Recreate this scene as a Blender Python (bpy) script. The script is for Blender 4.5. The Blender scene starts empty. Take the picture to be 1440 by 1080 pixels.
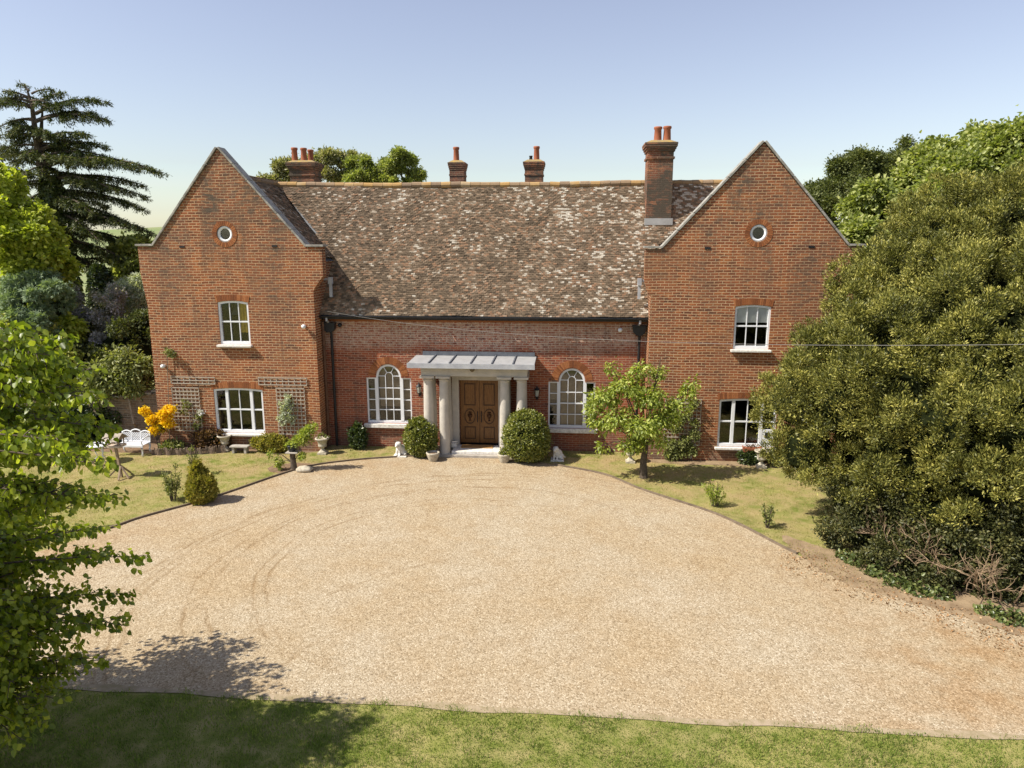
import bpy, bmesh, math, random
import numpy as np
from mathutils import Vector, Matrix
R = math.radians
sc = bpy.context.scene
COL = sc.collection
# ------------------------------------------------------------------ camera, sky, sun, exposure
PIT, YAW, ROL, HC, DC = .2013, .0845, .0005, 8.13, 26.0
cam_d = bpy.data.cameras.new('camera')
cam_d.sensor_width = 36.0
cam_d.lens = 36.0 * 1000 / 1440
cam_d.clip_end = 6000
cam = bpy.data.objects.new('camera', cam_d)
COL.objects.link(cam)
cam.location = (0, -DC, HC)
cam.rotation_euler = (R(90) - PIT, ROL, YAW)
sc.camera = cam

SUN_EL, SUN_AZ = 48.0, 68.0          # height; angle of the light from the facade's normal, coming from the left
sd = Vector((math.sin(R(SUN_AZ)) * math.cos(R(SUN_EL)), math.cos(R(SUN_AZ)) * math.cos(R(SUN_EL)), -math.sin(R(SUN_EL))))
wd = bpy.data.worlds.new('World')
sc.world = wd
wd.use_nodes = True
wnt = wd.node_tree
sky = wnt.nodes.new('ShaderNodeTexSky')
sky.sky_type = 'NISHITA'
sky.sun_disc = False
sky.sun_elevation = R(SUN_EL)
sky.sun_rotation = math.atan2(-sd.x, -sd.y)
sky.air_density = 1.2
sky.dust_density = .6
sky.ozone_density = 2.0
bg = wnt.nodes['Background']
hsv = wnt.nodes.new('ShaderNodeHueSaturation')
hsv.inputs['Saturation'].default_value = .72
hsv.inputs['Hue'].default_value = .52
wnt.links.new(sky.outputs[0], hsv.inputs['Color'])
wnt.links.new(hsv.outputs[0], bg.inputs[0])
bg.inputs[1].default_value = .10
sun_d = bpy.data.lights.new('sun', 'SUN')
sun_d.energy = 5.0
sun_d.angle = R(.5)
sun_d.color = (1.0, .935, .82)
sun = bpy.data.objects.new('sun', sun_d)
COL.objects.link(sun)
sun.rotation_euler = sd.to_track_quat('-Z', 'Y').to_euler()
vs = sc.view_settings
vs.view_transform = 'Standard'
vs.look = 'None'
vs.exposure = .64
vs.gamma = 1.0
vs.use_curve_mapping = False

# ------------------------------------------------------------------ surveying: sight lines met with a plane give real places
def ray(px, py):
    d = np.array([px - 720, 1000.0, -(py - 540)], float)
    c, s = np.cos(ROL), np.sin(ROL); d = np.array([c*d[0] + s*d[2], d[1], -s*d[0] + c*d[2]])
    c, s = np.cos(PIT), np.sin(PIT); d = np.array([d[0], c*d[1] + s*d[2], -s*d[1] + c*d[2]])
    c, s = np.cos(YAW), np.sin(YAW)
    return np.array([c*d[0] - s*d[1], s*d[0] + c*d[1], d[2]])
def U(px, py, Y=0.0):
    d = ray(px, py); t = (Y + DC) / d[1]
    return np.array([d[0]*t, Y, HC + d[2]*t])
def G(px, py, z=0.0):
    d = ray(px, py); t = (z - HC) / d[2]
    return np.array([d[0]*t, -DC + d[1]*t, z])

# ------------------------------------------------------------------ node helpers
class NT:
    def __init__(s, name):
        s.m = bpy.data.materials.new(name); s.m.use_nodes = True
        s.t = s.m.node_tree; s.t.nodes.clear()
        s.out = s.n('OutputMaterial')
    def n(s, typ, ins=None, **props):
        nd = s.t.nodes.new('ShaderNode' + typ)
        for k, v in props.items(): setattr(nd, k, v)
        for k, v in (ins or {}).items():
            i = nd.inputs[k]
            if isinstance(v, bpy.types.NodeSocket): s.t.links.new(v, i)
            elif isinstance(v, tuple) and len(v) == 3 and i.type == 'RGBA': i.default_value = (*v, 1)
            else: i.default_value = v
        return nd
    def obj(s): return s.n('TexCoord').outputs['Object']
    def math(s, op, a, b=0.0, clamp=False):
        return s.n('Math', {0: a, 1: b}, operation=op, use_clamp=clamp).outputs[0]
    def noise(s, scale, vec=None, detail=3.0, rough=.55, dist=0.0):
        i = {'Scale': scale, 'Detail': detail, 'Roughness': rough, 'Distortion': dist}
        if vec is not None: i['Vector'] = vec
        return s.n('TexNoise', i).outputs['Fac']
    def rng(s, v, a, b, c=0.0, d=1.0):
        return s.n('MapRange', {0: v, 1: a, 2: b, 3: c, 4: d}, clamp=True).outputs[0]
    def mix(s, f, a, b, mode='MIX'):
        nd = s.n('Mix', None, data_type='RGBA', blend_type=mode)
        for idx, v in ((0, f), (6, a), (7, b)):
            i = nd.inputs[idx]
            if isinstance(v, bpy.types.NodeSocket): s.t.links.new(v, i)
            elif isinstance(v, tuple): i.default_value = (*v, 1)
            else: i.default_value = v
        return nd.outputs[2]
    def ramp(s, fac, stops, interp='LINEAR'):
        nd = s.n('ValToRGB', {0: fac}); cr = nd.color_ramp; cr.interpolation = interp
        while len(cr.elements) < len(stops): cr.elements.new(.5)
        for e, (p, c) in zip(cr.elements, stops): e.position = p; e.color = (*c, 1)
        return nd.outputs[0]
    def bump(s, h, strength=.5, dist=.02):
        return s.n('Bump', {'Strength': strength, 'Distance': dist, 'Height': h}).outputs[0]
    def pbsdf(s, col, rough=.8, bump=None, spec=.3, metal=0.0):
        i = {'Base Color': col, 'Roughness': rough, 'Specular IOR Level': spec, 'Metallic': metal}
        if bump is not None: i['Normal'] = bump
        return s.n('BsdfPrincipled', i).outputs[0]
    def done(s, sh):
        s.t.links.new(sh, s.out.inputs[0]); return s.m

def plain(name, col, rough=.7, var=.25, scale=6.0, bump=.15, spec=.3, metal=0.0, second=None):
    k = NT(name); o = k.obj()
    n1 = k.noise(scale, o, 5.0, .65)
    c2 = second or tuple(c * (1 - var) for c in col)
    c = k.mix(k.rng(n1, .35, .65), c2, col)
    return k.done(k.pbsdf(c, rough, k.bump(k.noise(scale * 6, o, 4.0), bump, .01), spec, metal))

def brick_mat(name, c1, c2, c3, mortar, course=.098, length=.29, msize=.011, grime=.5, gcol=(.10, .075, .055), palehigh=None, palepatch=.22, warm=(.5, .2, .09), bias=0.0):
    k = NT(name); o = k.obj()
    sp = k.n('SeparateXYZ', {0: o})
    u = k.math('ADD', sp.outputs[0], sp.outputs[1])
    wob = k.math('MULTIPLY', k.math('SUBTRACT', k.noise(.45, o, 2.0), .5), .10)
    v = k.math('ADD', sp.outputs[2], wob)
    jit = k.math('MULTIPLY', k.math('SUBTRACT', k.noise(14.0, o, 1.0), .5), .022)
    vec = k.n('CombineXYZ', {0: u, 1: k.math('ADD', v, jit), 2: 0.0}).outputs[0]
    br = k.n('TexBrick', {'Vector': vec, 'Color1': c1, 'Color2': c2, 'Mortar': mortar, 'Scale': 1.0, 'Mortar Size': msize,
                          'Mortar Smooth': .35, 'Bias': bias, 'Brick Width': length, 'Row Height': course})
    br.offset = .5; br.squash = 1.0
    col = br.outputs['Color']; fac = br.outputs['Fac']
    inv = k.math('SUBTRACT', 1.0, fac)
    # odd burnt and pale bricks, from a coarse cell noise at brick size
    cell = k.n('TexVoronoi', {'Vector': k.n('Mapping', {'Vector': vec, 'Scale': (1/length, 1/course, 1)}).outputs[0], 'Scale': 1.0}).outputs['Color']
    cs = k.n('SeparateColor', {0: cell})
    col = k.mix(k.math('MULTIPLY', k.math('GREATER_THAN', cs.outputs[0], .84), k.math('MULTIPLY', inv, .75)), col, c3)
    col = k.mix(k.math('MULTIPLY', k.math('GREATER_THAN', cs.outputs[1], .82), k.math('MULTIPLY', inv, .55)), col, warm)
    # broad toning of the wall
    big = k.rng(k.noise(.38, o, 4.0, .6), .36, .66)
    col = k.mix(k.math('MULTIPLY', big, .5), col, k.mix(.55, col, warm))
    st = k.n('Mapping', {'Vector': o, 'Scale': (.9, .9, .35)}).outputs[0]
    g = k.rng(k.noise(.8, st, 7.0, .68), .40, .66, 0, grime)
    hz = k.rng(sp.outputs[2], 5.0, 9.5, .45, 1.6)
    gb = k.math('MULTIPLY', k.math('MULTIPLY', g, hz), k.math('ADD', .45, k.math('MULTIPLY', cs.outputs[2], .9)), True)
    col = k.mix(gb, col, gcol)
    low = k.math('MULTIPLY', k.rng(sp.outputs[2], .2, 1.0, .6, 0.0), k.rng(k.noise(1.3, o, 4.0), .35, .6))
    col = k.mix(low, col, (.13, .105, .085))
    pw = k.rng(k.noise(1.1, k.n('Mapping', {'Vector': o, 'Location': (7, 3, 1)}).outputs[0], 6.0, .7), .60, .78, 0, palepatch)
    col = k.mix(pw, col, (.36, .29, .22))
    if palehigh:
        ph = k.math('MULTIPLY', k.rng(k.math('ADD', sp.outputs[2], k.math('MULTIPLY', k.noise(.9, o), 1.2)), palehigh, palehigh + .35), fac)
        bl = k.math('MULTIPLY', k.rng(k.math('ADD', sp.outputs[2], k.math('MULTIPLY', k.noise(.9, o), 1.2)), palehigh, palehigh + .35), k.rng(k.noise(7, vec, 3), .35, .6, 0, .8))
        col = k.mix(bl, col, (.42, .28, .20)); col = k.mix(ph, col, (.50, .38, .30))
    run = k.math('MULTIPLY', k.rng(k.noise(2.6, k.n('Mapping', {'Vector': o, 'Scale': (1.6, 1.6, .12)}).outputs[0], 4.0, .6), .52, .70, 0, .45), k.rng(k.noise(.5, o, 2.0), .42, .58))
    col = k.mix(run, col, (.085, .062, .045))
    fine = k.noise(30.0, o, 4.0)
    col = k.mix(.35, col, k.mix(fine, (.3, .3, .3), (.75, .75, .75)), 'OVERLAY')
    h = k.math('ADD', k.math('MULTIPLY', inv, 1.0), k.math('MULTIPLY', k.noise(22, o, 4.0), .7))
    return k.done(k.pbsdf(col, .9, k.bump(h, .55, .016), .2))

def island_mat(name, stops, rough=.85, bump=.3, extra=None, noise_amt=.3, noise_scale=1.2, interp='LINEAR'):
    """colour varies piece by piece (tiles, arch bricks, stones), with a broad drift over the whole"""
    k = NT(name); o = k.obj()
    r = k.n('NewGeometry').outputs['Random Per Island']
    d = k.math('MULTIPLY', k.math('SUBTRACT', k.noise(noise_scale, o, 4.0, .6), .5), noise_amt * 2)
    f = k.math('ADD', k.math('ADD', k.math('MULTIPLY', r, .84), .08), d)
    if extra: f = k.math('ADD', f, extra(k, o))
    c = k.ramp(f, stops, interp)
    c = k.mix(.5, c, k.mix(k.noise(9.0, o, 5.0, .7), (.25, .25, .25), (.8, .8, .8)), 'OVERLAY')
    return k.done(k.pbsdf(c, rough, k.bump(k.noise(40, o, 4.0), bump, .01), .25))

def leaf_mat(name, dark, mid, light, trans=.3, rough=.5, spec=.35, drift=.35, dscale=.9, odd=None, rw=.75):
    k = NT(name); o = k.obj()
    r = k.n('NewGeometry').outputs['Random Per Island']
    d = k.math('MULTIPLY', k.math('SUBTRACT', k.noise(dscale, o, 3.0, .6), .5), drift * 2)
    f = k.math('ADD', k.math('ADD', k.math('MULTIPLY', r, rw), .5 - rw/2), d)
    stops = [(.05, dark), (.5, mid), (.95, light)]
    if odd: stops += [(.985, odd)]
    c = k.ramp(f, stops)
    p = k.pbsdf(c, rough, None, spec)
    tcol = k.mix(1.0, c, (1.5, 1.6, .6), 'MULTIPLY')
    tr = k.n('BsdfTranslucent', {0: tcol}).outputs[0]
    return k.done(k.n('MixShader', {0: trans, 1: p, 2: tr}).outputs[0])

# ------------------------------------------------------------------ materials
M = {}
M['brick'] = brick_mat('wing_brick', (.285, .088, .034), (.160, .049, .024), (.072, .033, .022), (.48, .335, .20), warm=(.36, .138, .048), grime=.72, msize=.014)
M['brick_old'] = brick_mat('hall_brick', (.29, .078, .040), (.175, .046, .028), (.075, .03, .025), (.40, .27, .18), course=.09, length=.28, palehigh=4.45, palepatch=.45, warm=(.36, .11, .045), grime=.5)
M['brick_grey'] = brick_mat('garden_wall_brick', (.24, .17, .12), (.17, .12, .085), (.09, .07, .055), (.30, .26, .2), grime=.6, warm=(.28, .18, .11))
M['arch'] = island_mat('arch_brick', [(0, (.15, .054, .023)), (.5, (.25, .088, .032)), (1, (.35, .14, .054))], noise_amt=.5)
def lich(k, o):
    sp = k.n('SeparateXYZ', {0: o})
    a = k.rng(sp.outputs[0], 0.0, 6.0, .04, .19)
    b = k.rng(sp.outputs[2], 8.0, 10.4, 0.0, .07)
    # runs of lichen and moss down the slope
    st = k.noise(1.5, k.n('Mapping', {'Vector': o, 'Scale': (1.0, .35, .35)}).outputs[0], 5.0, .65)
    return k.math('ADD', a, k.math('ADD', b, k.math('ADD', k.math('MULTIPLY', k.math('SUBTRACT', k.noise(6.0, o, 4.0), .5), .55), k.math('MULTIPLY', k.math('SUBTRACT', st, .5), .55))))
M['tile'] = island_mat('roof_tile', [(0, (.075, .055, .038)), (.25, (.125, .090, .060)), (.5, (.170, .122, .081)), (.70, (.215, .155, .105)),
                                     (.80, (.28, .155, .09)), (.90, (.29, .22, .155)), (.99, (.38, .31, .235)), (1, (.52, .46, .38))], .9, .4, lich, .32, 1.1)
M['ridge'] = island_mat('ridge_tile', [(0, (.17, .12, .085)), (.4, (.26, .18, .11)), (.75, (.36, .22, .08)), (1, (.34, .28, .20))], noise_amt=.2, noise_scale=2.0)
M['coping'] = plain('coping_stone', (.36, .34, .30), .85, .4, 5.0, .3, second=(.17, .16, .14))
M['stone'] = plain('portico_stone', (.50, .46, .40), .8, .2, 3.0, .15, second=(.40, .37, .33))
M['stone2'] = plain('urn_stone', (.52, .46, .36), .85, .4, 9.0, .4, second=(.30, .27, .21))
M['white'] = plain('white_paint', (.74, .75, .77), .45, .08, 4.0, .05)
M['wstone'] = plain('whitened_stone', (.78, .75, .70), .8, .3, 12.0, .4, second=(.5, .47, .42))
M['lead'] = plain('lead_sheet', (.40, .41, .43), .5, .3, 3.0, .1, .5, second=(.30, .31, .34))
M['leadpale'] = plain('pale_lead', (.36, .36, .36), .5, .2, 3.0, .1, .4)
M['leaddark'] = plain('dark_lead', (.12, .13, .15), .55, .3, 5.0, .1, .4)
M['black'] = plain('black_iron', (.022, .022, .024), .45, .3, 8.0, .1)
M['pot'] = island_mat('terracotta', [(0, (.22, .07, .04)), (1, (.34, .12, .06))], noise_scale=3.0)
M['chim'] = brick_mat('chimney_brick', (.22, .07, .038), (.14, .05, .032), (.08, .04, .03), (.26, .18, .12), grime=1.0, gcol=(.075, .06, .045), course=.085, length=.25)
M['lichen'] = plain('lichened_mortar', (.36, .24, .06), .9, .5, 6.0, .4, second=(.20, .16, .11))
M['trellis'] = plain('weathered_trellis_wood', (.42, .36, .29), .85, .3, 9.0, .2)
M['wood'] = plain('garden_wood', (.34, .25, .17), .8, .4, 9.0, .2)
M['bark'] = plain('bark', (.13, .10, .075), .95, .5, 9.0, .8, second=(.055, .042, .032))
M['barkpale'] = plain('pale_bark', (.36, .29, .22), .9, .4, 9.0, .5)
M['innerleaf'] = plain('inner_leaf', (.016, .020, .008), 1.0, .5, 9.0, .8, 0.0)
M['twig'] = plain('dead_twig', (.34, .24, .15), .9, .4, 9.0, .3)
M['soil'] = plain('soil', (.24, .155, .09), .95, .5, 7.0, .8, second=(.12, .08, .05))
M['inner'] = plain('dark_room', (.014, .012, .010), .9, .3, 2.0, .0)  # near-black wall colour stands in for the dimness inside the rooms
M['blind'] = plain('white_blind', (.86, .86, .86), .8, .06, 5.0, .02)
M['curtain'] = plain('yellow_curtain', (.62, .42, .07), .85, .3, 9.0, .05)
M['curtainpale'] = plain('brown_blind', (.25, .19, .13), .85, .25, 5.0, .05)
M['concrete'] = plain('stone_slab', (.42, .38, .33), .85, .3, 4.0, .3)
M['mat'] = plain('coir_mat', (.40, .22, .08), .95, .3, 30.0, .8)
M['plant_pot'] = plain('glazed_pot', (.025, .03, .04), .35, .3, 9.0, .1)

def oak():
    k = NT('oak_door'); o = k.obj()
    mp = k.n('Mapping', {'Vector': o, 'Scale': (9, 9, .8)}).outputs[0]
    n = k.noise(3.0, mp, 6.0, .65, 1.5)
    c = k.ramp(n, [(.25, (.065, .026, .006)), (.5, (.18, .076, .019)), (.8, (.30, .14, .038))])
    return k.done(k.pbsdf(c, .4, k.bump(n, .15, .01), .4))
M['oak'] = oak()
M['oakdark'] = plain('oak_moulding', (.085, .035, .013), .45, .4, 8.0, .1)
def glass():
    k = NT('window_glass')
    f = k.n('Fresnel', {'IOR': 1.55}).outputs[0]
    f = k.math('MULTIPLY', f, .85, True)
    o = k.obj()
    gl = k.n('BsdfGlossy', {'Color': (1, 1, 1), 'Roughness': .03, 'Normal': k.bump(k.noise(2.2, o, 2.0), .05, .05)}).outputs[0]
    tr = k.n('BsdfTransparent', {0: (.94, .95, .94)}).outputs[0]
    return k.done(k.n('MixShader', {0: f, 1: tr, 2: gl}).outputs[0])
M['glass'] = glass()
def gravel():
    k = NT('gravel'); o = k.obj()
    v = k.n('TexVoronoi', {'Vector': o, 'Scale': 34.0}); v2 = k.n('TexVoronoi', {'Vector': o, 'Scale': 72.0})
    r = k.n('SeparateColor', {0: v.outputs['Color']}).outputs[0]
    r2 = k.n('SeparateColor', {0: v2.outputs['Color']}).outputs[1]
    f = k.math('ADD', k.math('MULTIPLY', r, .55), k.math('MULTIPLY', r2, .45))
    c = k.ramp(f, [(.05, (.155, .115, .07)), (.26, (.285, .225, .145)), (.5, (.365, .295, .202)), (.74, (.43, .36, .255)), (.95, (.60, .54, .43))])
    big = k.rng(k.noise(.30, o, 6.0, .62), .38, .64)
    c = k.mix(k.math('MULTIPLY', big, .55), c, k.mix(1.0, c, (.88, .76, .58), 'MULTIPLY'))
    med = k.rng(k.noise(1.6, o, 5.0, .65), .46, .70)
    c = k.mix(k.math('MULTIPLY', med, .35), c, k.mix(1.0, c, (.80, .68, .52), 'MULTIPLY'))
    sp0 = k.n('SeparateXYZ', {0: o})
    # browner worn edges along the lawns, where leaves and soil get in
    rr_ = k.math('SQRT', k.math('ADD', k.math('POWER', k.math('ADD', sp0.outputs[0], 3.2), 2.0), k.math('POWER', k.math('ADD', sp0.outputs[1], 10.5), 2.0)))
    edge = k.math('MULTIPLY', k.rng(rr_, 8.0, 11.0), k.rng(k.noise(.9, o, 5.0, .65), .40, .62))
    c = k.mix(k.math('MULTIPLY', edge, .6), c, k.mix(1.0, c, (.82, .62, .42), 'MULTIPLY'))
    # wheel tracks raked round in arcs
    sp = k.n('SeparateXYZ', {0: o})
    def arc(cx, cy, rad, w):
        dx = k.math('SUBTRACT', sp.outputs[0], cx); dy = k.math('SUBTRACT', sp.outputs[1], cy)
        d = k.math('SQRT', k.math('ADD', k.math('MULTIPLY', dx, dx), k.math('MULTIPLY', dy, dy)))
        d = k.math('ADD', d, k.math('MULTIPLY', k.math('SUBTRACT', k.noise(.5, o, 2.0), .5), .5))
        return k.rng(k.math('ABSOLUTE', k.math('SUBTRACT', d, rad)), 0.0, w, 1.0, 0.0)
    t = arc(-2.6, -9.6, 6.0, .09)
    for a in ((-2.6, -9.9, 6.35, .07), (-2.3, -10.4, 7.6, .08), (-2.2, -10.3, 7.95, .07), (-1.6, -11.0, 8.9, .08), (-2.9, -9.6, 4.5, .06), (-2.9, -9.5, 4.8, .06), (1.0, -16.5, 7.0, .08), (1.0, -16.4, 8.4, .08)):
        t = k.math('MAXIMUM', t, arc(*a))
    way = k.rng(k.math('ADD', k.math('MULTIPLY', sp.outputs[0], -1.0), k.math('MULTIPLY', sp.outputs[1], .6)), -4.5, 1.0, .3, 1.0)   # heaviest on the left-hand sweep
    t = k.math('MULTIPLY', k.math('MULTIPLY', t, way), k.rng(k.noise(.9, o, 5.0, .65), .38, .62, .0, .75))
    c = k.mix(t, c, k.mix(1.0, c, (.60, .50, .38), 'MULTIPLY'))
    h = k.math('ADD', k.math('MULTIPLY', v.outputs['Distance'], -1.0), k.math('MULTIPLY', v2.outputs['Distance'], -.4))
    h = k.math('SUBTRACT', h, k.math('MULTIPLY', t, .8))
    return k.done(k.pbsdf(c, .9, k.bump(h, .35, .02), .2))
M['gravel'] = gravel()
def lawn():
    k = NT('lawn'); o = k.obj()
    a = k.rng(k.noise(.55, o, 5.0, .62), .38, .66)
    b = k.rng(k.noise(2.2, o, 5.0, .65), .40, .68)
    c = k.mix(a, (.15, .18, .035), (.27, .265, .075))
    c = k.mix(k.math('MULTIPLY', b, .75), c, (.40, .32, .15))
    sp = k.n('SeparateXYZ', {0: o})
    worn = k.math('MULTIPLY', k.rng(sp.outputs[1], -9.0, -1.5, .25, .9), k.rng(k.noise(1.0, o, 5.0, .7), .42, .62))
    near = k.rng(sp.outputs[1], -14.5, -13.5, 0.0, 1.0)
    c = k.mix(k.math('MULTIPLY', worn, near), c, (.37, .27, .14))
    c = k.mix(.6, c, k.mix(k.noise(45, o, 4.0, .7), (.1, .1, .1), (.85, .85, .85)), 'OVERLAY')
    return k.done(k.pbsdf(c, .95, k.bump(k.noise(60, o, 4.0), .8, .03), .1))
M['lawn'] = lawn()
M['field'] = plain('far_field', (.16, .22, .07), .95, .4, .02, .0, second=(.24, .25, .11))
M['wood_far'] = plain('far_woodland', (.07, .10, .05), .95, .4, .03, .0)
M['kerb'] = plain('edging', (.20, .15, .105), .9, .4, 6.0, .4)
M['dry'] = plain('dry_verge', (.37, .29, .20), .95, .35, 5.0, .8, second=(.25, .20, .11))
M['litter'] = plain('leaf_litter', (.31, .225, .135), .95, .5, 2.5, 1.0, second=(.19, .13, .075))
M['blade'] = leaf_mat('grass_blade', (.075, .12, .018), (.155, .22, .036), (.31, .34, .09), .35, .6, .2, .5, .8)
M['blade_dry'] = leaf_mat('dry_grass_blade', (.16, .18, .04), (.30, .27, .10), (.46, .37, .17), .3, .7, .1, .6, .7)
L = {}
L['lime'] = leaf_mat('fresh_leaf', (.075, .11, .012), (.19, .24, .022), (.40, .42, .06), .46, .4, .45, .25)
L['shade'] = leaf_mat('shadow_dark_leaf', (.026, .032, .010), (.060, .066, .020), (.15, .14, .045), .15, .45, .3, .45, 1.0)  # leaf colour darkened to stand in for the shadow under the yew
L['hazel'] = leaf_mat('hazel_leaf', (.11, .13, .02), (.27, .29, .05), (.50, .47, .12), .42, .5, .35, .4)
L['yew'] = leaf_mat('yew_leaf', (.020, .026, .007), (.135, .140, .028), (.50, .45, .115), .15, .5, .3, .6, 1.2, (.40, .32, .09), .6)
L['syc'] = leaf_mat('sycamore_leaf', (.11, .14, .03), (.25, .29, .075), (.46, .46, .18), .36, .4, .45, .3)
L['oak'] = leaf_mat('dark_leaf', (.04, .055, .018), (.10, .12, .035), (.22, .23, .075), .25, .5, .3, .3)
L['chest'] = leaf_mat('chestnut_leaf', (.11, .125, .04), (.26, .26, .10), (.54, .48, .30), .30, .5, .3, .35)
L['cedar'] = leaf_mat('cedar_needle', (.028, .044, .020), (.070, .092, .036), (.20, .20, .075), .18, .55, .25, .4, .5)
L['gold'] = leaf_mat('golden_leaf', (.14, .18, .02), (.32, .37, .045), (.55, .56, .12), .42, .5, .3, .4)
L['blue'] = leaf_mat('bluegreen_needle', (.10, .15, .08), (.20, .27, .15), (.34, .40, .24), .3, .6, .2, .3)
L['lilac'] = leaf_mat('lilac_flower', (.12, .13, .07), (.32, .30, .31), (.62, .57, .63), .35, .6, .2, .5, 2.0)
L['silver'] = leaf_mat('silver_leaf', (.20, .23, .15), (.40, .43, .32), (.65, .66, .56), .35, .5, .3, .3)
L['laurel'] = leaf_mat('laurel_leaf', (.018, .034, .010), (.045, .07, .018), (.12, .15, .04), .2, .3, .6, .3)
L['box'] = leaf_mat('box_leaf', (.06, .08, .015), (.17, .19, .036), (.38, .36, .09), .30, .35, .5, .25)
L['azalea'] = leaf_mat('yellow_flower', (.55, .36, .01), (.80, .52, .012), (.90, .68, .06), .3, .6, .2, .2)
L['rose'] = leaf_mat('rose_leaf', (.09, .11, .03), (.18, .20, .06), (.34, .34, .13), .3, .5, .3, .3)
L['bronze'] = leaf_mat('bronze_leaf', (.05, .03, .018), (.12, .065, .03), (.22, .13, .05), .2, .5, .3, .3)
L['orangey'] = leaf_mat('spiraea_leaf', (.12, .13, .02), (.27, .25, .045), (.46, .36, .08), .3, .5, .3, .3)
L['cherry'] = leaf_mat('cherry_leaf', (.10, .14, .02), (.26, .31, .05), (.48, .50, .13), .40, .4, .4, .25)
L['ivy'] = leaf_mat('ivy_leaf', (.035, .055, .015), (.10, .13, .035), (.22, .24, .08), .25, .35, .5, .4)
L['whitefl'] = leaf_mat('white_flower', (.5, .48, .5), (.7, .68, .68), (.8, .78, .78), .2)
L['brownl'] = leaf_mat('dead_leaf', (.15, .08, .035), (.30, .17, .08), (.48, .34, .2), .1, .8, .1)

# ------------------------------------------------------------------ object helpers
ORG = {}
def empty(name, loc, label, cat, group=None):
    o = bpy.data.objects.new(name, None); COL.objects.link(o)
    o.empty_display_size = .2; o.location = loc
    o['label'] = label; o['category'] = cat
    if group: o['group'] = group
    ORG[o.name] = Vector(loc)
    return o
def org(o):
    if o is None: return Vector((0, 0, 0))
    return ORG.get(o.name, Vector((0, 0, 0)))
def link_mesh(name, me, mat, parent=None, smooth=False):
    o = bpy.data.objects.new(name, me); COL.objects.link(o)
    if mat is not None: me.materials.append(mat)
    if parent is not None:
        o.parent = parent; ORG[o.name] = org(parent)
    if smooth: me.polygons.foreach_set('use_smooth', [True] * len(me.polygons))
    return o
def tag(o, label=None, cat=None, group=None, kind=None):
    for k, v in (('label', label), ('category', cat), ('group', group), ('kind', kind)):
        if v: o[k] = v
    return o
def copy_tree(o, loc=None, parent=None):
    c = o.copy(); COL.objects.link(c)
    if parent is not None: c.parent = parent
    if loc is not None: c.location = loc
    ORG[c.name] = Vector(c.location)
    for ch in list(o.children): copy_tree(ch, None, c)
    return c

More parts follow.
